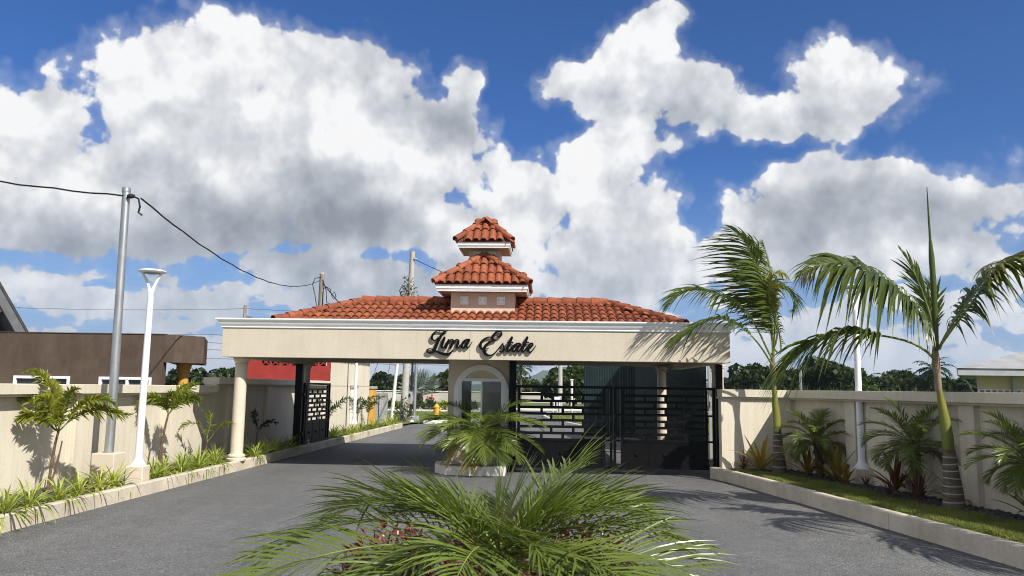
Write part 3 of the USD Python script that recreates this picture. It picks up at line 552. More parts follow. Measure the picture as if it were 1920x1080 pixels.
# ---------------------------------------------------------------- gates
def leaf(t, u0, u1, z0, z1, flip=False, rows=8, mirror=False):
    """One gate leaf in its own frame, hinge to free edge along x from u0 to u1."""
    th = .034
    fr = MB(); fr.box(u0, u1, -th, th, z1 - .06, z1); fr.box(u0, u1, -th, th, z0, z0 + .055); fr.box(u0, u0 + .06, -th, th, z0 + .055, z1 - .06); fr.box(u1 - .06, u1, -th, th, z0 + .055, z1 - .06)
    obj("outer_frame", fr.m, "gate_black", t)
    a, c = u0 + .20, u1 - .20
    for x in (a, c): obj("stile", bx(x - .034, x + .034, -.026, .026, z0 + .057, z1 - .062), "gate_black", t)
    zt = z1 - .06; zp = z0 + .62; pitch = (zt - zp) / rows
    for k in range(1, rows + 1):
        z = zt - k * pitch
        obj("rail", bx(a + .034, c - .034, -.022, .022, z - .030, z + .030), "gate_black", t)
        if k > 1:
            fr_ = (.27, .52, .76) if k % 2 == 0 else (.385, .645)
            for q in fr_:
                x = a + (c - a) * q
                obj("upright_bar", bx(x - .030, x + .030, -.018, .018, z + .030, z + pitch - .030), "gate_black", t)
    for s, (p, q) in enumerate(((u0 + .06, a - .034), (c + .034, u1 - .06))):
        for z in (zt - 4 * pitch, zp): obj("stay", bx(p, q, -.02, .02, z - .02, z + .02), "gate_black", t)
    obj("kick_panel", bx(a + .034, c - .034, -.008, .008, z0 + .057, zp - .025), "gate_black", t)
    for k in (1, 2): 
        x = a + (c - a) * k / 3; obj("panel_rib", bx(x - .014, x + .014, -.016, .016, z0 + .06, zp - .026), "gate_black", t)
    for k in range(3):
        x = a + (c - a) * (k + .5) / 3; z = (z0 + zp) / 2; r = .045
        for sd in (-1, 1):
            v = [(x - r, sd * .008, z - r), (x + r, sd * .008, z - r), (x + r, sd * .008, z + r), (x - r, sd * .008, z + r), (x, sd * .05, z)]
            if sd < 0: obj("stud", (np.array(v), np.array([(0, 1, 4), (1, 2, 4), (2, 3, 4), (3, 0, 4)])), "gate_black", t)
GP = 1.0
g1 = thing("gate_leaf", "closed black gate leaf beside the booth, behind the palm", "gate", glob(.80, GP), GA, "closed gate leaves of the right lane")
leaf(g1, .0, 2.33, .135, 1.97)
obj("drop_bolt", MB().tube([(2.28, -.05, .02), (2.28, -.05, .9)], .012, 6).m, "gate_black", g1)
g2 = thing("gate_leaf", "closed black gate leaf hung from the right end post", "gate", glob(3.15, GP), GA, "closed gate leaves of the right lane")
leaf(g2, .0, 2.29, .135, 1.97)
gp = thing("gate_post", "black steel post at the right corner of the guard booth", "gate post", glob(.84, GP), GA)
obj("shaft", bx(-.07, .085, .035, .44, 0, 2.655, ch=.006), "gate_black", gp); obj("hinge", bx(-.05, .0, -.03, .036, 1.66, 1.74), "gate_black", gp); obj("hinge", bx(-.05, .0, -.03, .036, .3, .38), "gate_black", gp)
gp = thing("gate_post", "black steel post between closed gate and right boundary wall", "gate post", glob(5.53, GP - .02), GA)
obj("shaft", bx(-.075, .075, -.075, .075, 0, 2.498, ch=.006), "gate_black", gp)
for z in (1.7, 1.05, .35): obj("hinge", MB().tube([(.085, -.05, z - .06), (.085, -.05, z + .06)], .022, 8).m, "gate_black", gp)
obj("latch", bx(.07, .135, -.09, -.05, .98, 1.01), "gate_black", gp)
gl = thing("gate_leaf", "open black gate leaf standing over the left kerb", "gate", (-5.90, 22.15, 0), math.atan2(1, .0525 + .03))
leaf(gl, .05, 2.35, .235, 1.97)
gp = thing("gate_post", "black steel post carrying the open gate leaf on the left", "gate post", (-6.0, 22.05, 0), 0)
obj("shaft", bx(-.10, .10, -.10, .07, 0, 2.655, ch=.006), "gate_black", gp); obj("hinge", bx(.05, .14, .0, .09, 1.6, 1.68), "gate_black", gp); obj("hinge", bx(.05, .14, .0, .09, .5, .58), "gate_black", gp)

# ---------------------------------------------------------------- boundary walls
def wall(label, a, b, top, piers, zb=0.0, capw=.12, pier_w=.30, rec=.10, ends=()):
    """Wall from a to b; its face looks to the left of travel. Local x along it, y into the face side (negative)."""
    a, b = np.array(a, float), np.array(b, float); d = b - a; L = float(np.hypot(*d)); ang = math.atan2(d[1], d[0])
    t = thing("boundary_wall", label, "wall", (a[0], a[1], 0), ang)
    obj("panel", bx(0, L, -.20, -rec, zb, top - .20), "wall_stucco", t)
    obj("top_band", bx(0, L, -.20, -rec + .045, top - .20, top - .155), "wall_stucco", t)
    for s, w_ in piers: obj("pier", bx(s - w_ / 2, s + w_ / 2, -rec + .0005, 0, zb, top - .2005, ch=.006), "wall_stucco", t)
    obj("cap_moulding", bx(-.0, L, -.24, .055, top - .1995, top - .165, ch=.006), "wall_cap", t)
    obj("cap", bx(-.0, L, -.28, capw, top - .1645, top, ch=.008), "wall_cap", t)
    return t
# local +y must be the side with the face: travel so that the road lies to the left
s0 = 27.0
# left wall: travel towards the camera puts the road on the left hand? x-axis = direction; left = +y
A = lambda y: (left_wall_x(y), y)
def runs(a, b, ys): return [(math.hypot(left_wall_x(y) - a[0], y - a[1]), .30) for y in ys]
wall("cream boundary wall on the left with piers, behind yellow palms", A(19.0), A(2.0), 1.86, [(abs(19.0 - y) * 1.0014, .30) for y in (16.9, 13.7, 10.5, 7.3, 4.1)])
wall("taller cream boundary wall on the left under the canopy, ending past the open gate", A(28.6), A(19.01), 2.06, [(abs(28.6 - y), .30) for y in (28.45, 25.6, 22.8, 20.1)])
RW = lambda y: (right_wall_x(y), y)
k17 = math.hypot(.17, 1)
wall("cream boundary wall on the right in shade, behind ringed palms", RW(3.0), RW(17.25), 1.935, [((y - 3.0) * k17, .32) for y in (14.9, 11.95, 9.0, 6.05)])
pw = thing("gate_pier", "short sunlit cream wall right of the closed gate", "wall", (4.60, 17.0, 0), 0)
obj("panel", bx(0, 1.52, 0, .22, 0, 1.735, ch=.006), "wall_stucco", pw); obj("cap_moulding", bx(-.035, 1.475, -.055, .26, 1.7355, 1.77, ch=.006), "wall_cap", pw); obj("cap", bx(-.005, 1.41, -.10, .30, 1.7705, 1.935, ch=.008), "wall_cap", pw)
wall("cream boundary wall stub behind the closed gate on the right", (5.35, 18.2), (5.72, 22.0), 1.93, [(3.6, .3)])
# ---------------------------------------------------------------- lamps, poles, cables
def lamp(label, x, y, z0, top, rz=0.0, blk=.30, bh=.27, lean=0.0, group="white street lamps of the estate drive"):
    t = thing("street_lamp", label, "street lamp", (x, y, z0), rz, group)
    obj("base_block", bx(-blk / 2, blk / 2, -blk / 2, blk / 2, -.1, bh, ch=.012), "stucco_plain", t)
    mb = MB(); mb.lathe([(0, bh + .001), (.135, bh + .001), (.13, bh + .012), (.085, bh + .09), (.066, bh + .13), (.064, bh + .2), (.052, top - z0 - .46), (0, top - z0 - .46)], 0, 0, 16)
    obj("pole", mb.m, "paint_white", t, smooth=40)
    h = top - z0
    for s in (-1, 1):
        p = [(0, 0, h - .47), (s * .012, 0, h - .40), (s * .05, 0, h - .28), (s * .11, 0, h - .14), (s * .175, 0, h - .035)]
        obj("arm", MB().tube(p, [.045, .040, .028, .024, .02], 8).m, "paint_white", t, smooth=50)
    hd = obj("lamp_head", MB().lathe([(0, h - .04), (.16, h - .04), (.225, h - .028), (.238, h - .012), (.235, h - .002), (.19, h + .016), (.08, h + .03), (0, h + .033)], 0, 0, 28).m, "paint_white", t, smooth=35)
    obj("diffuser", MB().lathe([(0, h - .047), (.145, h - .047), (.145, h - .0405), (0, h - .0405)], 0, 0, 24).m, "box_grey", hd)
    return t
lamp("white street lamp with a disc head on a block by the left kerb", -6.47, 13.70, .2, 3.90, .05)
lamp("white street lamp behind the drooping fronds of the nearer ringed palm", 6.55, 14.60, .2, 3.93, -.1, blk=.36, bh=.31)
lamp("white street lamp beyond the open gate against the pale house wall", -6.19, 31.0, .15, 4.2, .05)
lamp("thin white street lamp far off across the lawn beyond the exit lane", -10.3, 69.5, .05, 3.9, .1, group=None)
t = thing("power_pole", "grey galvanised cable pole on a beige block beside the left wall", "utility pole", (-7.02, 13.75, 0))
obj("base_block", bx(-.20, .20, -.20, .20, .1, .68, ch=.012), "stucco_plain", t)
obj("pole", MB().tube([(0, 0, .681), (0, 0, 1.2), (-.03, 0, 3.3), (-.06, 0, 5.36)], [.078, .076, .072, .068], 16).m, "steel_galvanised", t, smooth=50)
obj("cap", MB().tube([(-.06, 0, 5.361), (-.0605, 0, 5.43), (-.061, 0, 5.44)], [.076, .076, .06], 16).m, "steel_galvanised", t, smooth=50)
obj("insulator", MB().tube([(.01, -.07, 5.26), (.07, -.075, 5.265), (.13, -.075, 5.26)], [.035, .05, .032], 8).m, "cable_black", t)
obj("cable_tail", MB().tube([(.12, -.07, 5.26), (.2, -.05, 5.22), (.22, -.02, 5.08), (.19, 0, 4.98), (.26, 0, 4.93)], .018, 6).m, "cable_black", t)
def cable(name, label, pts, r, group=None, cat="cable", m="cable_black", sag=0.0, n=24, wob=0.0):
    p = np.array(pts, float); q = []
    for a, b in zip(p[:-1], p[1:]):
        for s in np.linspace(0, 1, n, endpoint=False): q.append(a + (b - a) * s - np.array([0, 0, sag * 4 * s * (1 - s)]))
    q.append(p[-1]); q = np.array(q)
    if wob: q[1:-1, 2] += wob * np.sin(np.arange(1, len(q) - 1) * 1.9)
    o = obj(name, MB().tube(q, r, 5).m, m); return tag(o, label, cat, group)
cable("overhead_cable", "thick black cable from galvanised pole out of the picture on the left", [(-7.06, 13.70, 5.27), (-14.5, 13.0, 6.35)], .016, sag=.16, wob=.012)
cable("overhead_cable", "thick black cable sagging from galvanised pole to the weathered pole behind the roof", [(-6.80, 13.75, 5.24), (-10.05, 39.9, 7.35)], .017, sag=.85, n=40, wob=.01)
t = thing("power_pole", "weathered wooden pole with tangled wires behind the left end of the tiled roof", "utility pole", (-10.0, 40.0, 0))
obj("pole", MB().tube([(0, 0, 0), (.0, 0, 4), (.02, 0, 7.7)], [.15, .14, .12], 10).m, "wood_pole", t, smooth=60)
obj("cap", MB().tube([(.02, 0, 7.701), (.02, 0, 7.76)], [.125, .1], 10).m, "concrete_pole", t)
for pts in ([(.02, -.12, 7.5), (-.3, -.14, 7.45), (-.42, -.14, 7.15), (-.28, -.14, 6.6), (-.16, -.15, 6.0)], [(.14, -.1, 6.9), (.32, -.1, 7.0), (.5, -.1, 6.9), (.62, -.1, 6.5), (.72, -.1, 6.35), (.82, -.1, 6.5), (.75, -.1, 6.75), (.6, -.1, 6.6)],
            [(.1, -.12, 7.4), (.3, -.1, 6.8), (.35, -.1, 6.2), (.6, -.1, 6.1), (.7, -.1, 6.0)], [(.16, -.12, 6.8), (.15, -.13, 5.5), (.15, -.13, 4)]):
    obj("wire", MB().tube(pts, .022, 5).m, "cable_black", t)
cable("overhead_cable", "stay cable running down from weathered pole behind the tiled roof", [(-9.9, 39.9, 7.2), (-6.2, 38.5, 3.2)], .03)
t = thing("power_pole", "tall concrete pole overgrown with vines, rising behind the turret's left side", "utility pole", (-5.75, 42.0, 0))
obj("pole", MB().tube([(0, 0, 0), (.1, 0, 4), (.22, 0, 9.3)], [.21, .18, .14], 10).m, "concrete_pole", t, smooth=60)
obj("insulator", MB().tube([(.3, -.1, 8.9), (.5, -.1, 8.85)], .07, 8).m, "box_grey", t)
obj("wire", MB().tube([(.1, -.18, 7.0), (-.25, -.2, 7.4), (-.4, -.2, 7.1), (-.3, -.2, 6.8), (-.2, -.2, 6.5)], .03, 5).m, "cable_black", t)
cable("overhead_cable", "thin cable from vine covered pole down behind the turret", [(-5.35, 41.9, 8.85), (.5, 38, 6.4)], .02, sag=.2)
cable("overhead_cable", "short cable sloping up to the turret's left eave from behind the roof", [(-5.3, 41.0, 4.9), (-1.0, 33.0, 7.0)], .022)
t = thing("meter_pole", "steel service pole with grey meter box beyond the exit lane", "utility pole", (-5.30, 42.6, 0))
obj("pole", MB().tube([(0.05, 0, 0), (.12, 0, 7.0)], .085, 10).m, "steel_galvanised", t, smooth=60); obj("conduit", MB().tube([(-.14, 0, .0), (-.10, 0, 6.8)], .06, 8).m, "cable_black", t)
mb = obj("meter_box", bx(-.42, -.06, -.3, -.09, .95, 1.62, ch=.02), "box_grey", t); obj("dial", MB().tube([(-.24, -.3, 1.42), (-.24, -.38, 1.42)], .10, 14).m, "gate_black", mb)
obj("foot", bx(-.25, .3, -.25, .25, 0, .32, ch=.03), "grey_block", t)
t = thing("leaning_pole", "white painted pole leaning against vine covered concrete pole", "utility pole", (-6.35, 41.8, 0)); obj("pole", MB().tube([(0, 0, 0), (.10, 0, 1.8), (.24, 0, 3.55)], [.11, .09, .08], 10).m, "kerb_white", t, smooth=60); obj("cap", bx(.06, .30, -.1, .1, 3.5505, 3.68), "wood_pole", t)
t = thing("power_pole", "pale concrete pole seen over the closed gate", "utility pole", (3.96, 62.0, 0)); obj("pole", MB().tube([(0, 0, 0), (0, 0, 7.2)], [.20, .15], 10).m, "concrete_pole", t, smooth=60); obj("crossarm", bx(-.9, .9, -.06, .06, 6.6, 6.75), "wood_pole", t)
t = thing("marker_post", "thin white post right of pale pole beyond the gate", "post", (5.05, 64.0, 0)); obj("post", MB().tube([(0, 0, 0), (0, 0, 2.6)], .10, 8).m, "kerb_white", t); obj("cap", bx(-.13, .13, -.13, .13, 2.6005, 2.7), "kerb_white", t)
t = thing("marker_post", "thin steel post above the right wall between palms", "post", (23.2, 62.0, 0)); obj("post", MB().tube([(0, 0, 0), (0, 0, 4.6)], .11, 8).m, "steel_galvanised", t); obj("cap", bx(-.14, .14, -.14, .14, 4.6005, 4.7), "steel_galvanised", t)
t = thing("power_pole", "small distant pole just above the left end of the cornice", "utility pole", (-32.0, 92.0, 0)); obj("pole", MB().tube([(0, 0, 0), (0, 0, 11.3)], [.25, .2], 8).m, "wood_pole", t); obj("crossarm", bx(-.1, .9, -.1, .1, 9.8, 10.0), "wood_pole", t)
for (za, zb, y_, w_) in ((11.2, 11.3, 92, "topmost"), (7.6, 7.4, 80, "second from the top"), (6.8, 6.55, 80, "third from the top"), (6.5, 5.9, 82, "second from the bottom"), (5.2, 5.0, 82, "lowest")):
    cable("power_line", f"thin distant power line in the low sky, {w_} of five", [(-75, y_, za), (-31.9, y_, zb - .4), (20, y_ + 6, zb)], .022, "distant power lines", sag=.5)
for k, (x0, x1) in enumerate(((-13.5, -11.6), (-11.8, -10.9))):
    cable("guy_wire", "slanting guy wire left of the white leaning pole, " + ("left one" if k == 0 else "right one"), [(x0 * .82, 58, .3), (x1 * .78, 58, 6.5)], .018, "guy wires beyond the exit lane")

# ---------------------------------------------------------------- house fronts beyond the left wall
t = thing("brown_house", "flat roofed house with dark brown stained parapet behind the left wall", "house", (0, 0, 0))
Y = 21.0
obj("wall", MB().upright(sbox(-17.5, -9.44, 0, 3.215).difference(unary_union([sbox(-13.45, -11.93, 1.45, 2.05), sbox(-11.14, -9.72, 1.45, 2.05)])), Y, Y + .2).m, "brown_render", t)
par = [(-9.438, Y), (-9.15, Y), (-8.66, Y + .75), (-9.45, Y + 3.0), (-9.66, Y + 3.0), (-8.88, Y + .80), (-9.22, Y + .2), (-9.438, Y + .2)]
obj("porch_parapet", MB().prism(Polygon(par), 2.46, 3.214).m, "brown_render", t)
obj("porch_ceiling", MB().prism(Polygon([(-9.438, Y + .2), (-9.22, Y + .2), (-8.88, Y + .80), (-9.66, Y + 3), (-10.4, Y + 3)]), 2.47, 2.5).m, "soffit", t)
obj("side_wall", MB().prism(Polygon([(-9.44, Y + .201), (-9.64, Y + .201), (-12.6, Y + 6), (-12.4, Y + 6)]), 0, 3.2).m, "brown_render", t); obj("flat_roof", MB().prism(Polygon([(-17.5, Y + .2), (-9.66, Y + .2), (-12.62, Y + 6), (-17.5, Y + 6)]), 3.0, 3.05).m, "dark_roof", t)
obj("porch_column", MB().lathe([(0, 0), (.14, 0), (.14, 2.14), (.155, 2.16), (.155, 2.2), (.175, 2.3), (.2, 2.32), (.2, 2.40), (.22, 2.42), (.22, 2.468), (0, 2.468)], -9.27, Y + .95, 18).m, "yellow_paint", t, smooth=40)
obj("cap_flashing", bx(-17.5, -9.44, Y - .02, Y + .22, 3.2155, 3.235), "brown_render", t)
for (a, b) in ((-13.45, -11.93), (-11.14, -9.72)):
    z1, z0 = 2.05, 1.45; f = MB(); f.box(a, b, Y - .03, Y + .1, z1 - .07, z1); f.box(a, b, Y - .03, Y + .1, z0, z0 + .06); f.box(a, a + .07, Y - .03, Y + .1, z0 + .06, z1 - .07); f.box(b - .07, b, Y - .03, Y + .1, z0 + .06, z1 - .07); mx = (a + b) / 2 + .05; f.box(mx - .035, mx + .035, Y - .02, Y + .1, z0 + .06, z1 - .07)
    w = obj("window", f.m, "paint_white", t); obj("pane", bx(a + .07, mx - .035, Y + .04, Y + .045, z0 + .06, z1 - .07), "pane_dark", w); obj("pane", bx(mx + .035, b - .07, Y + .05, Y + .055, z0 + .06, z1 - .07), "pane_dark", w)
t = thing("black_roofed_house", "dark gable roof edge with grey barge board at far left", "house", (0, 0, 0))
Yr = 24.0
BK = np.array([-.83, .56])                       # the ridge runs back to the left
def slab(p, q, th, s0, s1):
    """A board from p to q (x, z), th thick below, running from s0 to s1 back along the ridge's direction."""
    d = np.array(q) - np.array(p); n = np.array([d[1], -d[0]]); n = n / np.linalg.norm(n) * th
    v = [(x + BK[0] * s, Yr + BK[1] * s, z) for s in (s0, s1) for x, z in (p, q, tuple(np.array(q) + n), tuple(np.array(p) + n))]
    return np.array(v), np.array([(0, 1, 2), (0, 2, 3), (4, 6, 5), (4, 7, 6), (0, 4, 5), (0, 5, 1), (1, 5, 6), (1, 6, 2), (2, 6, 7), (2, 7, 3), (3, 7, 4), (3, 4, 0)])
RA, RB = (-18.6, 8.75), (-14.95, 3.29)
obj("roof", slab(RA, RB, .08, 0, 8), "dark_roof", t)
obj("barge_board", slab((RA[0] - .06, RA[1] - .12), (RB[0] - .06, RB[1] - .10), .26, -.03, .04), "grey_fascia", t)
for k in range(5):
    s = .30 + .16 * k; x, z = RA[0] + (RB[0] - RA[0]) * s, RA[1] + (RB[1] - RA[1]) * s
    obj("purlin", slab((x - .30, z - .22), (x - .16, z - .43), .10, .06, 7.9), "dark_roof", t)
g0, g1 = .9, 1.1
v = [(x + BK[0] * s, Yr + BK[1] * s, z) for s in (g0, g1) for x, z in ((-19.5, 0), (-15.6, 0), (-15.6, 3.75), (-19.5, 9.4))]
obj("gable_wall", (np.array(v), np.array([(0, 1, 2), (0, 2, 3), (4, 6, 5), (4, 7, 6), (0, 4, 5), (0, 5, 1), (1, 5, 6), (1, 6, 2), (2, 6, 7), (2, 7, 3), (3, 7, 4), (3, 4, 0)])), "dark_roof", t)
t = thing("red_house", "red and cream house with breeze block vents seen under the canopy", "house", (0, 0, 0))
Yd = 29.0; XR = left_wall_x(Yd) - .02
holes = [sbox(-9.35 + .36 * k, -9.35 + .36 * k + .30, 2.62, 2.86) for k in range(7)]
obj("red_wall", MB().upright(sbox(-10.0, XR, 0, 3.3).difference(unary_union(holes)), Yd, Yd + .2).m, "red_paint", t)
for k in range(7):
    x = -9.35 + .36 * k; mb = MB()
    for s in (-1, 1): mb.upright(LineString([(x, 2.74 - s * .12), (x + .30, 2.74 + s * .12)]).buffer(.02, 2).intersection(sbox(x, x + .3, 2.62, 2.86)), Yd + .03 + .001 * s, Yd + .15)
    obj("breeze_block", mb.m, "red_paint", t)
def side_panel(y0, y1, z0, z1):
    a, b = left_wall_x(y0) - .01, left_wall_x(y1) - .01
    return MB().prism(Polygon([(a, y0), (b, y1), (b - .2, y1), (a - .2, y0)]), z0, z1).m
for y0, y1 in ((29.02, 31.0), (31.02, 33.0), (33.02, 35.2)):
    for z0, z1 in ((0, 1.875), (1.89, 3.05)): obj("wall_panel", side_panel(y0, y1, z0, z1), "wall_stucco", t)
obj("vent_backing", bx(-9.9, XR - .3, Yd + .5, Yd + .6, 0, 3.2), "dark_roof", t)
obj("inner_wall", MB().prism(Polygon([(XR - .03, Yd + .21), (left_wall_x(35.1) - .05, 35.1), (left_wall_x(35.1) - .27, 35.1), (XR - .25, Yd + .21)]), 0, 3.04).m, "stucco_plain", t)
v = []; f = []
ys = np.linspace(28.7, 35.5, 120)
for i, y in enumerate(ys):
    x = left_wall_x(y) - .01; z = 3.16 + .035 * math.sin(i * 2 * math.pi / 4)
    v += [(x + .32, y, z), (x - 3.5, y, z + .5)]
    if i: f.append((2 * i - 2, 2 * i, 2 * i + 1, 2 * i - 1))
obj("corrugated_roof", (np.array(v), np.array(f)), "metal_roof", t)
obj("orange_pier", MB().prism(Polygon([(left_wall_x(35.3) - .1, 35.25), (left_wall_x(35.3) + .22, 35.25), (left_wall_x(35.3) + .24, 35.65), (left_wall_x(35.3) - .1, 35.65)]), 0, 1.78).m, "yellow_paint", t); obj("pier_cap", bx(left_wall_x(35.3) - .14, left_wall_x(35.3) + .28, 35.2, 35.7, 1.7805, 1.9), "grey_block", t)
obj("white_pier", bx(left_wall_x(32) + .0, left_wall_x(32) + .14, 31.9, 32.5, 0, 1.80), "kerb_white", t); obj("pier_cap", bx(left_wall_x(32) + .001, left_wall_x(32) + .20, 31.85, 32.55, 1.8005, 1.92), "grey_block", t)
t = thing("block_wall", "unfinished grey block wall panel beyond the pale house", "wall", (-6.75, 39.4, 0))
obj("panel", bx(-.55, .1, .06, .2, 0, 1.42), "grey_block", t); obj("pier", bx(.1005, .5, 0, .3, 0, 1.56, ch=.01), "grey_block", t); obj("lintel", bx(-.6, .1, .0, .25, 1.4205, 1.56, ch=.01), "grey_block", t)

# right: green hoarding, house, far wall
t = thing("green_hoarding", "tall dark green sheet hoarding behind the closed gate", "hoarding", (0, 0, 0))
HA, HB, HC = np.array([2.98, 31.6]), np.array([5.0, 31.2]), np.array([5.62, 22.3])
def hoard(a, b, n, top, gap, wave):
    d = (b - a) / n; nr = np.array([-d[1], d[0]]) / np.hypot(*d)
    for i in range(n):
        p, q = a + d * i, a + d * (i + 1 - gap); h = top + rnd.uniform(-.03, .03); v = []; k = 9
        for j in range(k):
            s = p + (q - p) * j / (k - 1) + nr * wave * (math.cos(j * math.pi) * .5); v += [(*s, -.02), (*s, h)]
        f = [(2 * j, 2 * j + 2, 2 * j + 3, 2 * j + 1) for j in range(k - 1)]
        obj("sheet", MB().add(v, f).m, "green_sheet", t)
hoard(HA, HB, 5, 3.6, .0, .012); hoard(HB, HC, 30, 3.6, .10, .035)
for i in range(5): p = HB + (HC - HB) * i / 4; obj("support_post", bx(p[0] + .06, p[0] + .14, p[1] - .04, p[1] + .04, 0, 3.5), "box_grey", t)
for z in (1.0, 2.2, 3.3): obj("batten", MB().tube([(*(HB + [.05, 0]), z), (*(HC + [.05, 0]), z)], .03, 4).m, "box_grey", t)
cable("overhead_cable", "thin cable drooping from the canopy column to the right gate post", [glob(4.98, 5.9, 2.5), glob(5.38, 1.0, 1.95)], .010, sag=.10)
t = thing("cream_house", "low cream house with grey metal roof beyond the right wall", "house", (0, 0, 0))
obj("wall", MB().prism(Polygon([(13.6, 22.6), (22, 22.6), (22, 28), (17.2, 28)]), 0, 2.62).m, "cream_wall", t); obj("fascia_board", bx(12.72, 22, 22.0, 22.04, 2.44, 2.63), "box_grey", t)
obj("soffit", MB().prism(Polygon([(12.76, 22.041), (22, 22.041), (22, 28.4), (16.6, 28.4)]), 2.46, 2.48).m, "box_grey", t); obj("fascia_board", MB().prism(Polygon([(12.72, 22.042), (12.755, 22.042), (16.6, 28.4), (16.56, 28.4)]), 2.44, 2.63).m, "box_grey", t)
v = [(12.66, 21.95, 2.64), (22.2, 21.95, 2.64), (22.2, 25.6, 3.55), (17.9, 25.6, 3.55), (16.5, 28.6, 2.64), (22.2, 28.6, 2.64)]
obj("roof", (np.array(v), np.array([(0, 1, 2), (0, 2, 3), (0, 3, 4), (3, 2, 5), (3, 5, 4)])), "metal_roof", t)
fz = obj("frieze", bx(13.62, 15.3, 22.57, 22.598, 1.86, 2.06), "kerb_white", t)
for k in range(9): obj("frieze_tile", bx(13.66 + .18 * k, 13.66 + .18 * k + .11, 22.555, 22.569, 1.90, 2.03), "grey_fascia", fz)
obj("downpipe", MB().tube([(14.62, 22.5, 2.44), (14.62, 22.5, 0)], .05, 8).m, "box_grey", t)
t = thing("far_wall", "long pale concrete wall far across the lawn", "wall", (0, 100.5, 0))
for k in range(30): obj("panel", bx(-90 + 6 * k + .12, -90 + 6 * k + 5.88, 0, .15, 0, 1.22), "far_wall", t); obj("pier", bx(-90 + 6 * k - .119, -90 + 6 * k + .119, -.06, .2, 0, 1.3), "far_wall", t)
obj("coping", bx(-90, 90, -.1, .25, 1.301, 1.40), "kerb_white", t)
t = thing("hydrant", "yellow fire hydrant with black foot on the lawn beyond the booth", "hydrant", (-4.05, 42.8, .05))
obj("foot", MB().tube([(0, 0, 0), (0, 0, .26)], .115, 12).m, "gate_black", t); obj("barrel", MB().lathe([(0, .261), (.2, .261), (.2, .31), (.15, .33), (.13, .6), (.14, .72), (.17, .73), (.17, .77), (.13, .82), (.08, .9), (.035, .92), (.035, .99), (0, .99)], 0, 0, 16).m, "hydrant_yellow", t, smooth=40)
for s in (-1, 1): obj("outlet", MB().tube([(s * .12, 0, .58), (s * .22, 0, .58)], .06, 10).m, "hydrant_yellow", t)
t = thing("sign_stand", "small white stand with splayed legs on the verge beyond the gate", "stand", (3.05, 52.3, .05), .3)
obj("board", bx(-.1, .28, -.02, .02, .95, 1.3), "paint_white", t)
for a, b in (((-.25, 0, 0), (-.08, 0, .95)), ((.12, 0, 0), (.08, 0, .95)), ((.36, .02, 0), (.24, .02, .95))): obj("leg", MB().tube([a, b], .03, 6).m, "paint_white", t)
t = thing("pale_stone", "pale round stone on the lawn near the yellow hydrant", "stone", (-5.2, 41.3, .05)); 
mm = trimesh.creation.icosphere(2, .13); mm.vertices *= [1, .8, .7]; obj("stone", mm, "kerb_white", t, smooth=True)

# kerbed islands on the drive
gi = thing("booth_island", "white kerbed gravel island in front of the guard booth", "planter", (0, 0, 0))
c0, c1 = np.array(glob(-.86, 1.40)[:2]), np.array(glob(1.02, .42)[:2])
out = Polygon([glob(-.92, 1.43)[:2], glob(-.86, .75)[:2], glob(-.62, .38)[:2], glob(-.2, .22)[:2], glob(.35, .22)[:2], glob(.74, .30)[:2], glob(.76, .44)[:2], glob(.72, 1.43)[:2]])
ring = out.difference(out.buffer(-.13))
obj("kerb", MB().prism(ring, -.02, .19).m, "kerb_white", gi); 
gv = MB()
r2 = random.Random(9); inner = out.buffer(-.15)
obj("gravel_bed", MB().prism(inner, -.01, .12).m, "gravel_grey", gi)
def stones(poly, n, z, r0, r1, seed):
    rr = np.random.default_rng(seed); x0, y0, x1, y1 = poly.bounds; mb = MB(); k = 0
    base = trimesh.creation.icosahedron(); bv, bf = np.array(base.vertices), np.array(base.faces)
    while k < n:
        x, y = rr.uniform(x0, x1), rr.uniform(y0, y1)
        if not poly.contains(Point(x, y)): continue
        r = rr.uniform(r0, r1); v = bv * (r * rr.uniform(.7, 1.2, 3) * [1, 1, .65]) * (1 + rr.uniform(-.15, .15, (len(bv), 1)))
        v = rot(v, rr.uniform(0, 6)); mb.add(v + [x, y, z + r * .25], bf); k += 1
    return mb.m
o = obj("gravel", stones(inner, 500, .12, .015, .04, 3), "gravel_grey", gi); o.SetCustomDataByKey("kind", "stuff")
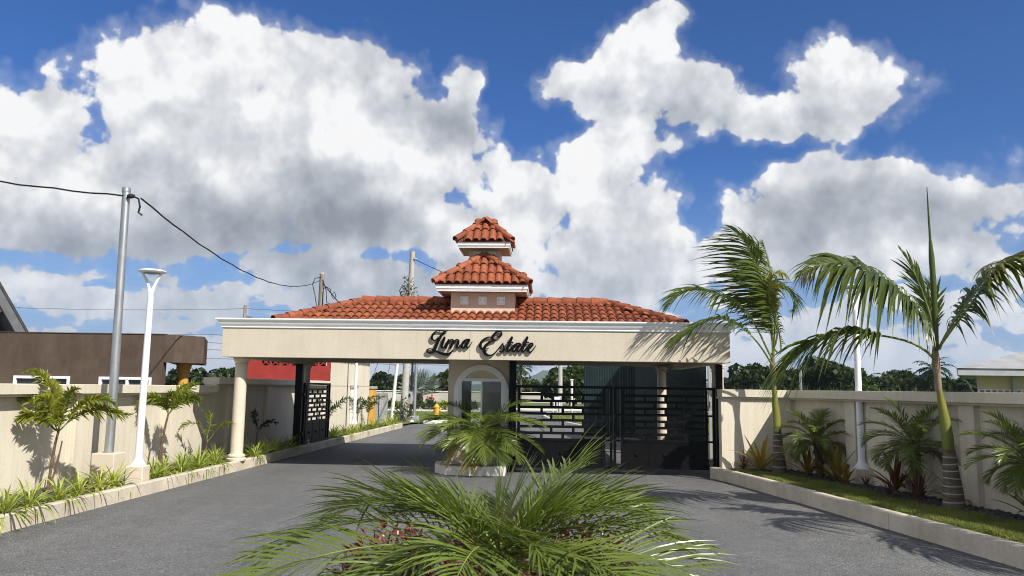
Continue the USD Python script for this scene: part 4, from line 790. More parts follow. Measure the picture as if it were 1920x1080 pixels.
# ---------------------------------------------------------------- plants
from scipy.interpolate import CubicSpline
def unit(v): return v / (np.linalg.norm(v, axis=-1, keepdims=True) + 1e-12)
def spline(pts, n):
    p = np.array(pts, float); s = np.r_[0, np.cumsum(np.linalg.norm(np.diff(p, axis=0), axis=1))]
    return CubicSpline(s, p)(np.linspace(0, s[-1], n)), s[-1]
def frond_mesh(pts, rng, n=34, lmax=.4, width=.02, start=.14, ang0=70, ang1=25, droop=.25, vup=.35, wind=(0, 0, 0), nseg=3, prof=None, plume=False, ragged=.12, gaps=0.0, roll=0.0, fold=.35):
    """Leaflets of one feather leaf along the midrib pts. Returns (leaflets, midrib points)."""
    q, Ln = spline(pts, 60); tq = unit(np.gradient(q, axis=0))
    t = np.linspace(start, 1.0, n); idx = t * 59; i0 = np.clip(idx.astype(int), 0, 58); fr = (idx - i0)[:, None]
    P = q[i0] * (1 - fr) + q[i0 + 1] * fr; T = unit(tq[i0] * (1 - fr) + tq[i0 + 1] * fr)
    ref = np.where(np.abs(T[:, 2:]) < .93, [0, 0, 1.0], [rng.uniform(-1, 1), rng.uniform(-1, 1), .1])
    S = unit(np.cross(T, ref))
    for i in range(1, len(S)):
        if S[i] @ S[i - 1] < 0: S[i] = -S[i]
    N = unit(np.cross(S, T)); N = np.where((N[:, 2:] < 0) & (np.abs(T[:, 2:]) < .93), -N, N)
    if roll: ca, sa = math.cos(roll), math.sin(roll); S, N = S * ca + N * sa, N * ca - S * sa
    prof = prof or (lambda x: np.clip(.45 + 1.5 * x, 0, 1) * np.clip((1.04 - x) * 2.6, .16, 1))
    mb_v, mb_f, off = [], [], 0
    sides = (1, -1) if not plume else (1, -1, 1, -1)
    for si, sd in enumerate(sides):
        keep = rng.random(n) >= gaps
        a = np.radians(ang0 + (ang1 - ang0) * ((t - start) / (1 - start)) + rng.normal(0, 5, n))[:, None]
        up = vup + rng.normal(0, .10, n)[:, None]
        Sd, Nd = S * sd, N
        if plume:
            th = rng.uniform(-1.2, 1.5, n)[:, None] if si < 2 else rng.uniform(.2, 1.9, n)[:, None]
            Sd = S * sd * np.cos(th) + N * np.sin(th); up = 0
        d0 = unit(np.cos(a) * T + np.sin(a) * Sd + up * Nd)
        l = lmax * prof((t - start) / (1 - start)) * (1 + rng.normal(0, ragged, n)); l = np.clip(l, .02, None)
        w = width * np.clip(l / lmax, .35, 1) ** .6 * rng.uniform(.85, 1.15, n)
        dr = droop * rng.uniform(.6, 1.5, n)[:, None]
        W = unit(np.cross(d0, unit(np.cross(d0, T) + 1e-6)))          # in the plane of leaflet and midrib
        rows = []
        ws = [.55, 1.0, .8, .05] if nseg == 3 else [.5, .95, 1.0, .7, .04]
        for k in range(nseg + 1):
            s = k / nseg; c = P + S * sd * .004 + l[:, None] * (d0 * s + np.array([0, 0, -1.0]) * dr * s * s + np.array(wind) * s * s)
            nn = unit(np.cross(W, d0)); hw = (w * ws[k] / 2)[:, None]
            rows.append(np.stack([c - W * hw, c + nn * hw * fold, c + W * hw], 1))
        v = np.stack(rows, 1)[keep]; m = len(v); v = v.reshape(-1, 3)          # m x rows x 3
        R = nseg + 1; b = np.arange(m)[:, None] * R * 3; F = []
        for k in range(nseg):
            for j in (0, 1):
                A0, A1, B0_, B1_ = k * 3 + j, k * 3 + j + 1, (k + 1) * 3 + j, (k + 1) * 3 + j + 1
                F += [b + np.array([[A0, A1, B1_]]), b + np.array([[A0, B1_, B0_]])]
        mb_v.append(v); mb_f.append(np.vstack(F) + off); off += len(v)
    return (np.vstack(mb_v), np.vstack(mb_f)), q
def frond(parent, pts, rng, leaf="leaf_pygmy", rib="rachis_green", r0=.010, r1=.003, label=None, **k):
    m, q = frond_mesh(pts, rng, **k)
    fo = obj("frond", m, leaf, parent, label=label)
    obj("midrib", MB().tube(q[::3], np.linspace(r0, r1, len(q[::3])), 6).m, rib, fo, smooth=True)
    return fo
def arc(c, az, el, L, droop, n=7, side=0.0):
    """Midrib leaving c at azimuth az and elevation el (degrees), bending down by droop degrees over its length."""
    p = [np.array(c, float)]; a = math.radians(az)
    for i in range(n):
        s = (i + .5) / n; e = math.radians(el - droop * s ** 1.4); aa = a + side * s
        p.append(p[-1] + L / n * np.array([math.cos(e) * math.cos(aa), math.cos(e) * math.sin(aa), math.sin(e)]))
    return p
def pygmy_palm(label, base, crown_z, seed, n=22, L=1.05, lmax=.30, fw=.016, npairs=40, extra=(), skip=None, droop=75, leaf="leaf_pygmy", yellow=0, nseg=3, r=.07, elmin=-12, cat="palm", group=None, elmax=82):
    rng = np.random.default_rng(seed)
    t = thing("pygmy_date_palm", label, cat, base, 0, group)
    h = crown_z - base[2]
    zs = np.linspace(-.1, h + .02, 14); rr = r * (1 + .25 * np.sin(np.arange(14) * 2.2) * .5) * np.linspace(.9, 1.15, 14)
    bend = np.stack([.05 * np.sin(zs * 2 + seed), .04 * np.cos(zs * 1.7 + seed) - .04, zs], 1)
    obj("trunk", MB().tube(bend, rr, 12).m, "fibre_brown", t, smooth=60)
    mb = MB()
    for i in range(int(h / .045) + 6):
        a = i * 2.4; z = min(h, .05 + i * .045); c = np.array([np.interp(z, zs, bend[:, 0]), np.interp(z, zs, bend[:, 1]), z])
        d = np.array([math.cos(a), math.sin(a), .9]); mb.tube([c + d * [r * .7, r * .7, 0], c + d * [r * 1.5, r * 1.5, .07]], [.022, .008], 5)
    obj("leaf_bases", mb.m, "fibre_brown", t)
    top = np.array([bend[-1, 0], bend[-1, 1], h])
    for i in range(n):
        f = i / max(1, n - 1); az = i * 137.5 + rng.uniform(-14, 14); el = elmax - (elmax - elmin) * f ** .85 + rng.uniform(-6, 6)
        if skip and skip(az % 360, el): continue
        Lf = L * (.72 + .35 * math.sin(math.pi * min(1, f * 1.15 + .12))) * rng.uniform(.9, 1.08)
        yel = i >= n - yellow
        frond(t, arc(top + [.02 * math.cos(math.radians(az)), .02 * math.sin(math.radians(az)), -.06 * f], az, el, Lf, droop * rng.uniform(.75, 1.2) * (.75 if el > 60 else 1), side=rng.uniform(-.25, .25)), rng,
              leaf="leaf_pygmy_yellow" if yel else leaf, n=npairs, lmax=lmax, width=fw, start=.13, ang0=62, ang1=22, droop=.20, vup=.28, nseg=nseg, r0=.009, r1=.002, ragged=.10, label="yellowing frond" if yel else None)
    for pts, kw in extra: frond(t, pts, rng, **{**dict(n=npairs, lmax=lmax, width=fw, start=.13, ang0=62, ang1=22, droop=.2, vup=.28, nseg=nseg, r0=.009, r1=.002), **kw})
    return t

# --- the two tall ringed palms on the right, and the one just outside the frame
def ringed_palm(label, base, prof, rings, crown, fronds, seed, sf, spear=None, group="tall ringed palms on the right"):
    """prof = [(z, radius, x lean)] of grey trunk, then crownshaft and brown top; z above the base."""
    rng = np.random.default_rng(seed); t = thing("ringed_palm", label, "palm", base, 0, group)
    tr, sh, tp = prof
    obj("trunk", MB().tube([(x, 0, z) for z, r_, x in tr], [r_ for z, r_, x in tr], 18).m, "trunk_grey", t, smooth=60)
    mb = MB()
    for z in rings:
        x = np.interp(z, [q[0] for q in tr], [q[2] for q in tr]); r_ = np.interp(z, [q[0] for q in tr], [q[1] for q in tr])
        tl = rng.uniform(-.012, .012); a = np.linspace(0, 2 * math.pi, 25)
        v = []; f = []
        for k, aa in enumerate(a):
            for dz, dr in ((-.009, -.002), (-.006, .006), (.006, .006), (.009, -.002)): v.append((x + (r_ + dr) * math.cos(aa), (r_ + dr) * math.sin(aa), z + dz + tl * math.cos(aa) * 1.0))
            if k: f += [((k - 1) * 4 + j, k * 4 + j, k * 4 + j + 1, (k - 1) * 4 + j + 1) for j in range(3)]
        obj("leaf_scar", MB().add(v, f).m, "ring_pale", t, smooth=60)
    obj("crownshaft", MB().tube([(x, 0, z) for z, r_, x in sh], [r_ for z, r_, x in sh], 16).m, "crownshaft", t, smooth=60)
    obj("sheath", MB().tube([(x, 0, z) for z, r_, x in tp], [r_ for z, r_, x in tp], 12).m, "shaft_brown", t, smooth=60)
    for pts, kw in fronds:
        q = [np.array(p) - np.array(base) for p in pts]
        frond(t, q, rng, **{**dict(leaf="leaf_big", n=50, lmax=.66, width=.05, start=.22, ang0=62, ang1=30, droop=.95, vup=.25, wind=(-.15, 0, 0), nseg=4, r0=.022, r1=.004, ragged=.14), **kw})
    if spear:
        for pts, rad in spear: obj("spear_leaf", MB().tube([np.array(p) - np.array(base) for p in pts], rad, 8).m, "leaf_big", t, smooth=60)
    return t
def hair(pts, rng, **k): return pts
b2 = (6.62, 11.75, .215)
P2 = [[(-.03, .175, 0), (.05, .155, 0), (.25, .135, -.005), (.55, .108, -.02), (.86, .084, -.035)],
      [(.861, .081, -.035), (1.05, .086, -.045), (1.3, .074, -.07), (1.55, .055, -.10), (1.73, .044, -.125)],
      [(1.731, .042, -.125), (1.95, .046, -.14), (2.1, .060, -.15), (2.28, .050, -.155), (2.42, .032, -.155)]]
D = lambda pts, dy: [(x, 11.7 + d, z) for (x, z), d in zip(pts, dy)]
F2 = [
 (D([(6.45, 2.57), (6.15, 3.17), (5.70, 3.57), (5.2, 3.79), (4.74, 3.83), (4.40, 3.68)], (0, -.05, -.1, -.15, -.2, -.25)), dict(n=88, lmax=.92, width=.056, droop=1.0, start=.15, roll=.6, vup=.5)),
 (D([(6.42, 2.42), (6.08, 2.68), (5.72, 2.77), (5.16, 2.80), (4.62, 2.62), (4.18, 2.22)], (0, .05, .1, .1, .1, .1)), dict(n=62, lmax=.80, width=.062, droop=1.1, start=.34, roll=-.3, vup=.6)),
 (D([(6.47, 2.6), (6.40, 3.1), (6.27, 3.6), (6.15, 3.92), (6.03, 4.14)], (0, .02, .05, .08, .1)), dict(n=34, lmax=.36, width=.032, ang0=28, ang1=10, droop=.08, vup=.1, start=.22)),
 (D([(6.50, 2.57), (6.71, 3.01), (7.0, 3.45), (7.22, 3.74), (7.46, 3.80), (7.72, 3.40)], (0, -.1, -.2, -.3, -.35, -.4)), dict(n=60, lmax=.74, width=.056, droop=.9, start=.2, roll=-.3, wind=(.05, 0, 0))),
 (D([(6.50, 2.57), (6.75, 3.05), (7.05, 3.55), (7.3, 3.85), (7.62, 3.78), (7.98, 3.30)], (.05, -.2, -.4, -.55, -.7, -.8)), dict(n=64, lmax=.68, width=.052, droop=.7, start=.42, leaf="leaf_big_yellow", label="yellowing frond", wind=(.1, 0, 0))),
 (D([(6.48, 2.6), (6.54, 3.0), (6.58, 3.4), (6.60, 3.7)], (.05, .15, .25, .32)), dict(n=22, lmax=.42, width=.036, ang0=40, ang1=15, droop=.2, start=.25)),
]
p2 = ringed_palm("nearer tall ringed palm with a long upright spear leaf and broken fronds", b2, P2, (.10, .22, .33, .44, .55, .65, .75), None, F2, 21, 1,
  spear=[(D([(6.46, 2.55), (6.47, 3.0), (6.47, 3.6), (6.465, 4.0), (6.46, 4.25)], (0,) * 5), [.035, .04, .045, .042, .024]), (D([(6.46, 4.2), (6.455, 4.7), (6.455, 5.10)], (0,) * 3), [.02, .014, .006])])
rng = np.random.default_rng(4)
m_, q_ = frond_mesh([np.array(p) - np.array(b2) for p in D([(4.62, 3.76), (4.45, 3.72), (4.33, 3.60)], (-.2, -.22, -.24))], rng, n=14, lmax=.26, width=.02, ang0=60, ang1=20, droop=.8, vup=0, nseg=3)
obj("dry_tip", m_, "leaf_dry", p2)
b1 = (5.62, 16.35, .215)
P1 = [[(-.03, .165, 0), (.06, .15, 0), (.3, .125, -.01), (.6, .10, -.02), (.95, .08, -.03)],
      [(.951, .077, -.03), (1.15, .082, -.035), (1.4, .068, -.05), (1.65, .052, -.06), (1.78, .044, -.065)],
      [(1.781, .042, -.065), (2.0, .052, -.07), (2.15, .066, -.075), (2.35, .05, -.08), (2.5, .034, -.08)]]
E_ = lambda pts, dy: [(x, 16.3 + d, z) for (x, z), d in zip(pts, dy)]
F1 = [
 (E_([(5.53, 2.42), (5.2, 2.85), (4.88, 3.12), (4.32, 3.36), (3.75, 3.18), (3.2, 2.77)], (0, -.2, -.4, -.6, -.75, -.85)), dict(n=60, lmax=.56, width=.048, droop=.85, start=.34, wind=(-.2, 0, 0), vup=.5)),
 (E_([(5.51, 2.6), (5.22, 3.18), (4.9, 3.63), (4.44, 3.9), (3.88, 4.01), (3.24, 3.58)], (0, -.05, -.1, -.15, -.15, -.2)), dict(n=64, lmax=.60, width=.048, droop=.75, start=.3, wind=(-.25, 0, 0), vup=.45, roll=.3)),
 (E_([(5.53, 2.7), (5.45, 3.85), (5.2, 4.65), (4.88, 5.17), (4.62, 5.36)], (0, 0, -.05, -.1, -.15)), dict(n=84, lmax=.92, width=.042, droop=.3, start=.14, wind=(-.6, 0, -.1), ang0=62, ang1=30, roll=.5)),
 (E_([(5.55, 2.7), (5.60, 3.86), (5.55, 4.54), (5.42, 5.12)], (0, .05, .1, .1)), dict(n=76, lmax=.8, width=.042, droop=.35, start=.16, wind=(-.4, 0, -.1), ang0=58, ang1=22)),
 (E_([(5.56, 2.8), (5.58, 3.74), (5.66, 4.14), (5.82, 4.06), (5.92, 3.62)], (0, -.05, -.1, -.12, -.15)), dict(n=56, lmax=.52, width=.042, droop=.8, start=.22, wind=(.0, 0, 0))),
 (E_([(5.55, 2.8), (5.50, 3.6), (5.40, 4.1), (5.50, 4.35), (5.75, 4.25)], (0, -.15, -.3, -.38, -.42)), dict(n=50, lmax=.5, width=.042, droop=.7, start=.4, leaf="leaf_big_yellow", label="yellowish frond")),
 (E_([(5.54, 2.7), (5.52, 3.4), (5.36, 4.1), (5.1, 4.55), (4.85, 4.7)], (0, .15, .3, .4, .45)), dict(n=60, lmax=.7, width=.042, droop=.5, start=.3, wind=(-.5, 0, -.1))),
]
p1 = ringed_palm("farther tall ringed palm with wind blown fronds over the gatehouse's right end", b1, P1, (.14, .3, .44, .56, .68, .8), None, F1, 33, 1)
b3 = (8.05, 9.2, .215)
G_ = lambda pts: [(8.0 + x, 9.2 + y, 2.6 + z) for x, y, z in pts]
F3 = [(G_([(0, 0, 0), (-.25, .1, .55), (-.6, .2, 1.0), (-1.0, .35, 1.18), (-1.42, .5, 1.12), (-1.78, .6, .98)]), dict(lmax=.34, droop=.5)), (G_([(0, 0, 0), (-.2, -.6, .4), (-.4, -1.4, .55), (-.5, -2.2, .3), (-.6, -2.7, -.2)]), dict(start=.35)),
      (G_([(0, 0, 0), (.0, -.3, .9), (-.3, -.9, 1.6), (-.6, -1.4, 1.7), (-.8, -1.8, 1.5)]), dict()), (G_([(0, 0, 0), (.4, .3, .8), (.9, .7, 1.3), (1.5, 1.0, 1.2), (1.9, 1.2, .8)]), dict()), (G_([(0, 0, 0), (.5, -.3, .6), (1.1, -.6, .8), (1.8, -.9, .4)]), dict()),
      (G_([(0, 0, 0), (-.1, .05, .9), (-.3, .1, 1.7), (-.6, .2, 2.2)]), dict())]
p3 = ringed_palm("tall ringed palm just right of the picture with one dry frond tip in view", b3, P2, (.10, .22, .33, .44, .55, .65, .75), None, F3, 41, 1, group=None)
m_, q_ = frond_mesh([np.array(p) - np.array(b3) for p in G_([(-1.66, .56, 1.03), (-1.82, .62, .98), (-1.95, .66, .88)])], rng, n=16, lmax=.22, width=.018, ang0=60, ang1=20, droop=.7, vup=.2, nseg=3)
obj("dry_tip", m_, "leaf_dry", p3)

# --- pygmy date palms
C0 = np.array([0.0, 0.0, .64])
def ex(az, el, L, dr, **k): return (arc(C0, az, el, L, dr), dict(label=None, **k))
front = pygmy_palm("large pygmy date palm nearest the camera, filling the lower middle", (-.05, 4.25, .38), 1.02, 7, n=11, L=.85, lmax=.45, fw=.0135, npairs=38, droop=60, nseg=4, elmin=-8, elmax=36, skip=lambda az, el: (70 < az < 110) or (el < 4 and 215 < az < 320),
  extra=[ex(176, 24, 1.45, 74, n=44), ex(199, 13, 1.45, 46, n=44, roll=.3), ex(150, 30, 1.25, 60, n=40, roll=-.4), ex(6, 26, 1.18, 70, n=44), ex(-16, 15, 1.18, 50, n=44, roll=-.3), ex(28, 34, 1.05, 62, n=40, roll=.4), ex(258, 24, .95, 55, n=36, roll=.5), ex(232, 14, 1.15, 50, n=40), ex(312, 16, 1.15, 50, n=40),
         ex(36, 32, .88, 50, n=38, roll=.5), ex(138, 30, .9, 55, n=40, roll=-.5), ex(66, 26, .8, 45, n=36, roll=.8), ex(112, 24, .8, 45, n=36, roll=-.8), ex(184, -2, 1.3, 36, n=42), ex(-4, -2, 1.05, 36, n=42), ex(12, 36, 1.0, 70, n=40), ex(166, 36, 1.1, 72, n=40), ex(244, 34, .8, 70, n=36, roll=-.4), ex(290, 30, .75, 60, n=34, roll=.4), ex(40, 46, .56, 36, n=32, roll=.3), ex(140, 46, .55, 36, n=32, roll=-.3), ex(95, 50, .42, 30, n=30, roll=1.0), ex(10, 48, .62, 40, n=34, roll=.2), ex(170, 46, .64, 42, n=34, roll=-.2), ex(205, 46, .52, 36, n=30), ex(330, 46, .52, 36, n=30), ex(75, 52, .42, 24, n=30, roll=.6), ex(270, 40, .45, 40, n=30, roll=.5), ex(48, 44, .92, 40, n=40, roll=.4)])
pygmy_palm("small pygmy date palm with yellowing lower fronds before the booth window", (-.66, 17.55, .12), 1.0, 11, n=38, L=1.52, lmax=.42, fw=.021, npairs=44, droop=56, yellow=5, elmin=-24, elmax=46)
rp = "pygmy date palms along the shaded right wall"
pygmy_palm("pygmy date palm between the farther ringed palm and the right street lamp", (6.12, 15.6, .215), .95, 15, n=28, L=.86, lmax=.25, fw=.015, npairs=44, droop=80, group=rp)
pygmy_palm("pygmy date palm directly left of the nearer ringed palm", (6.72, 12.95, .215), 1.08, 16, n=30, L=.95, lmax=.26, fw=.015, npairs=44, droop=80, group=rp)
pygmy_palm("pygmy date palm cut by the right edge of the picture", (7.15, 10.75, .215), 1.02, 17, n=28, L=.95, lmax=.26, fw=.015, npairs=44, droop=80, group=rp)

# --- yellow-green foxtail palms in the left bed
def foxtail(label, base, stems, fronds, seed, leaf="leaf_foxtail", lmax=.18, fw=.030, n=26, group="young palms in the left planting bed"):
    rng = np.random.default_rng(seed); t = thing("young_palm", label, "palm", base, 0, group)
    for pts, r0, r1 in stems: obj("stem", MB().tube(pts, np.linspace(r0, r1, len(pts)), 8).m, "stem_brown", t, smooth=60)
    for pts in fronds:
        frond(t, pts, rng, leaf=leaf, n=n, lmax=lmax, width=fw, start=.2, ang0=60, ang1=35, droop=.25, vup=0, plume=True, nseg=3, r0=.010, r1=.004, ragged=.2)
    return t
foxtail("yellow green young palm at far left, leaves above the wall top", (-7.25, 12.4, .17), [([(0, 0, -.05), (.03, 0, .4), (.06, 0, .75), (.10, 0, .98)], .026, .018), ([(.03, .02, .1), (.10, .05, .5), (.14, .05, .8)], .016, .011)],
  [[(.08, 0, .95), (.02, -.05, 1.3), (-.06, -.05, 1.62), (-.25, -.08, 1.84), (-.5, -.1, 1.86)], [(.10, 0, .95), (.3, .02, 1.22), (.5, .04, 1.42), (.72, .06, 1.45), (.95, .08, 1.33)], [(.10, 0, .95), (.2, -.1, 1.3), (.34, -.18, 1.55), (.52, -.25, 1.62)],
   [(.08, 0, .95), (-.15, -.1, 1.25), (-.35, -.15, 1.42), (-.55, -.2, 1.38), (-.72, -.2, 1.2)], [(.09, 0, .95), (.06, -.15, 1.2), (.02, -.3, 1.42), (-.05, -.45, 1.5)], [(.10, 0, .95), (.26, .1, 1.15), (.52, .18, 1.28), (.82, .22, 1.24), (1.12, .25, 1.22)],
   [(.09, 0, .95), (.0, .1, 1.25), (-.1, .2, 1.5), (-.12, .25, 1.7)], [(.09, 0, .95), (.16, -.12, 1.1), (.22, -.3, 1.18), (.25, -.45, 1.1)], [(.08, 0, .95), (-.05, -.1, 1.1), (-.2, -.3, 1.2), (-.34, -.42, 1.12)]], 51, n=44)
foxtail("young palm with brown stem right of the left street lamp", (-7.02, 15.7, .17), [([(0, 0, -.05), (.05, 0, .5), (.10, 0, .9), (.14, 0, 1.12)], .027, .02)],
  [[(.14, 0, 1.1), (.0, -.05, 1.32), (-.2, -.1, 1.42), (-.42, -.15, 1.3)], [(.14, 0, 1.1), (.3, 0, 1.36), (.5, .05, 1.62), (.72, .05, 1.74)], [(.14, 0, 1.1), (.32, .0, 1.3), (.55, .0, 1.42), (.8, .0, 1.36)], [(.14, 0, 1.1), (.18, -.15, 1.35), (.28, -.3, 1.5), (.45, -.4, 1.52)],
   [(.14, 0, 1.1), (.05, -.15, 1.35), (-.08, -.25, 1.45), (-.22, -.3, 1.4)], [(.14, 0, 1.1), (.2, .15, 1.4), (.28, .2, 1.6), (.4, .2, 1.72)]], 52, leaf="leaf_foxtail", n=38, lmax=.18)
foxtail("small sparse young palm just left of the front column", (-6.78, 17.45, .17), [([(0, 0, -.05), (.02, 0, .25), (.04, 0, .5)], .018, .012)],
  [[(.04, 0, .45), (-.05, -.05, .72), (-.22, -.1, .85), (-.45, -.15, .78), (-.55, -.15, .68)], [(.04, 0, .45), (.08, 0, .8), (.06, 0, 1.05), (-.08, -.05, 1.14)], [(.04, 0, .45), (.22, 0, .68), (.42, -.1, .84), (.7, -.2, .86)]], 53, n=14, lmax=.15, fw=.03)
foxtail("dark leafed seedling in the shade behind the front column", (-6.95, 21.5, .17), [([(0, 0, -.05), (.0, 0, .4)], .016, .012)],
  [[(0, 0, .35), (.0, -.05, .7), (-.05, -.1, 1.0), (-.03, -.12, 1.12)], [(0, 0, .4), (.15, 0, .6), (.35, 0, .7), (.55, 0, .68)]], 54, leaf="leaf_dull", n=12, lmax=.17, fw=.05)
for i, (lb, x, y) in enumerate((("thin leafed young palm right beside the open gate leaf", -6.45, 27.6), ("thin leafed young palm left of the far white lamp", -6.25, 31.8), ("thin leafed young palm right of the far white lamp", -6.15, 33.6))):
    foxtail(lb, (x, y, .17), [([(0, 0, -.05), (.03, 0, .5)], .02, .015)], [[(.03, 0, .45), (.2, 0, .9), (.5, -.05, 1.2), (.85, -.1, 1.3)], [(.03, 0, .45), (-.1, 0, .9), (-.4, 0, 1.2), (-.6, 0, 1.1)], [(.03, 0, .45), (.1, -.1, .8), (.35, -.3, 1.0), (.55, -.4, .95)], [(.03, 0, .45), (.02, 0, .9), (.1, 0, 1.25)]], 60 + i, leaf="leaf_dull", n=14, lmax=.2, fw=.045)

# --- strap-leaved tufts
def strap(rng, base, az, el, L, w, droop, n=5, fold=.3, twist=0.0):
    p = np.array(arc(base, az, el, L, droop, n)); T = unit(np.gradient(p, axis=0)); S = unit(np.cross(T, [0, 0, 1.0]) + 1e-9); N = np.cross(S, T)
    ws = np.interp(np.linspace(0, 1, n + 1), [0, .25, .6, .9, 1], [.55, .95, 1, .5, .04]) * w / 2
    v = np.concatenate([p - S * ws[:, None], p - N * (ws * fold)[:, None], p + S * ws[:, None]], 0); k = n + 1
    f = []
    for i in range(n):
        for j in (0, 1): f += [(j * k + i, (j + 1) * k + i, (j + 1) * k + i + 1, j * k + i + 1)]
    return v, f
def tuft(name, label, cat, base, seed, n, L, w, leaf, el=(85, 15), droop=(40, 130), group=None, each=False, kerbside=0.0):
    rng = np.random.default_rng(seed)
    if each:
        t = thing(name, label, cat, base, rng.uniform(0, 6), group)
        obj("stalk", MB().tube([(0, 0, -.05), (0, 0, .10)], [.05, .03], 8).m, "fibre_brown", t)
        for i in range(n):
            f = i / n; obj("leaf", MB().add(*strap(rng, (0, 0, .05), i * 137.5 + rng.uniform(-12, 12), el[0] - (el[0] - el[1]) * f + rng.uniform(-8, 8), L * rng.uniform(.75, 1.1), w * rng.uniform(.85, 1.15), rng.uniform(*droop) * (.4 + .6 * f), 6)).m, leaf, t, smooth=True)
        return t
    mb = MB(); z = base[2]
    for i in range(n):
        f = i / n; az = i * 137.5 + rng.uniform(-15, 15); e_ = el[0] - (el[0] - el[1]) * f + rng.uniform(-10, 10)
        mb.add(*strap(rng, np.array(base) + [rng.uniform(-.03, .03), rng.uniform(-.03, .03), 0], az, e_, L * rng.uniform(.6, 1.15), w * rng.uniform(.8, 1.2), rng.uniform(*droop) * (.5 + .6 * f), 6))
    return tag(obj(name, mb.m, leaf), label, cat, group)
sp = [(-6.52, 8.9), (-6.48, 9.55), (-6.47, 10.2), (-6.50, 10.75), (-6.52, 11.45), (-6.58, 12.1), (-6.62, 12.75), (-6.55, 13.1), (-6.45, 14.3), (-6.50, 14.8), (-6.32, 15.15), (-6.45, 15.55), (-6.28, 15.9), (-6.42, 16.3), (-6.24, 16.65), (-6.36, 17.0),
      (-6.0, 18.5), (-6.25, 19.0), (-6.08, 19.5), (-6.02, 20.2), (-6.2, 20.7), (-5.92, 21.2), (-6.15, 23.3), (-5.75, 25.4), (-5.85, 26.2), (-5.68, 27.0), (-5.72, 28.6), (-5.62, 29.5), (-5.55, 31.5), (-5.6, 32.4), (-5.35, 33.8), (-5.4, 34.9), (-5.3, 35.6)]
ORD = ("first", "second", "third", "fourth", "fifth", "sixth", "seventh", "eighth", "ninth", "tenth", "eleventh")
zones = [("sunny striped spider plant left of the left street lamp, {} from the picture's left edge", "spider plants in the sunny left bed", 0, 13.4), ("sunny striped spider plant right of the left street lamp, {} from its block", "spider plants between lamp and column", 13.4, 17.3),
         ("shaded striped spider plant under the canopy, {} behind the front column", "spider plants under the canopy", 17.3, 24), ("striped spider plant on the kerb bed past the open gate, {} from it", "spider plants beyond the open gate", 24, 99)]
for lb, grp, ya, yb in zones:
    for k, (x, y) in enumerate([p for p in sp if ya <= p[1] < yb]):
        i = sp.index((x, y)); far = y >= 24
        tuft("spider_plant", lb.format(ORD[k]), "spider plant", (x, y, .16), 100 + i, 62, .56 if far else .52, .034 if far else .027, "leaf_spider", el=(84, 14), droop=(50, 145), group=grp)
br = [("golden strap leafed bromeliad at the sunny wall, left of the farther ringed palm", 5.32, 16.6, .78, .08, "leaf_bromeliad", 16), ("long leafed yellow bromeliad right behind the farther ringed palm", 6.02, 15.85, .9, .07, "leaf_bromeliad", 12), ("golden bromeliad left of the right lamp's block", 6.22, 14.95, .85, .08, "leaf_bromeliad", 14),
      ("reddish bromeliad right of the lamp's block", 6.62, 13.5, .75, .08, "leaf_bromeliad_red", 15), ("yellow bromeliad half hidden behind the nearer ringed palm's trunk", 6.95, 12.2, .72, .07, "leaf_bromeliad", 12), ("orange bromeliad at the bottom right edge before the wall", 6.95, 10.4, .75, .065, "leaf_bromeliad", 16), ("low bromeliad between the small pygmy palm and lamp", 6.15, 14.4, .45, .055, "leaf_bromeliad", 12)]
for i, (lb, x, y, L, w, lf, n) in enumerate(br): tuft("bromeliad", lb, "bromeliad", (x, y, .20), 200 + i, n, L, w, lf, el=(80, 22), droop=(15, 75), each=True)
co = [("dark red cordyline beside the closed gate's right post", 5.02, 16.85, .40, 26), ("small red cordyline before the right lamp's block", 6.33, 13.95, .26, 18), ("pinkish cordyline at the foot of the nearer ringed palm", 6.28, 12.15, .55, 26), ("dark cordyline under the pygmy palm by the nearer ringed palm", 6.62, 12.75, .5, 22), ("spiky cordyline at the edge of the mulch behind the lawn", 6.12, 12.65, .36, 18)]
for i, (lb, x, y, L, n) in enumerate(co): tuft("cordyline", lb, "cordyline", (x, y, .20), 220 + i, n, L, .022, "leaf_cordyline", el=(88, 20), droop=(5, 45), each=True)

# --- lawn, mulch and stones
def blades(poly, n, z, h, w, seed, m, name, label=None, cat=None):
    rr = np.random.default_rng(seed); pl = Polygon(poly); x0, y0, x1, y1 = pl.bounds
    P = np.stack([rr.uniform(x0, x1, n * 3), rr.uniform(y0, y1, n * 3)], 1)
    from shapely import contains_xy
    P = P[contains_xy(pl, P[:, 0], P[:, 1])][:n]; n = len(P); a = rr.uniform(0, 2 * math.pi, n); ln = h * rr.uniform(.5, 1.3, n)
    cl = meshkit.fbm(np.c_[P * 2.2, np.zeros(n)], 3, 3); ln *= .5 + cl
    b = np.c_[P, np.full(n, z)]; s = np.c_[np.cos(a), np.sin(a), np.zeros(n)] * w / 2; ti = np.c_[rr.normal(0, .45, n), rr.normal(0, .45, n), np.ones(n)]
    v = np.stack([b - s, b + s, b + ti * ln[:, None]], 1).reshape(-1, 3)
    return tag(obj(name, (v, np.arange(3 * n).reshape(-1, 3)), m), label, cat, kind="stuff")
grass_poly = [(x + .15, y + .05) for x, y in RK[1:]] + [(4.9, 16.95), (5.45, 16.2), (5.95, 15.0), (6.15, 13.4), (6.32, 12.1), (6.5, 11.5), (6.72, 10.6), (7.1, 8.6)]
blades(grass_poly, 90000, .213, .045, .010, 5, "lawn_blades", "lawn_grass", "short clipped grass behind the right kerb", "grass")
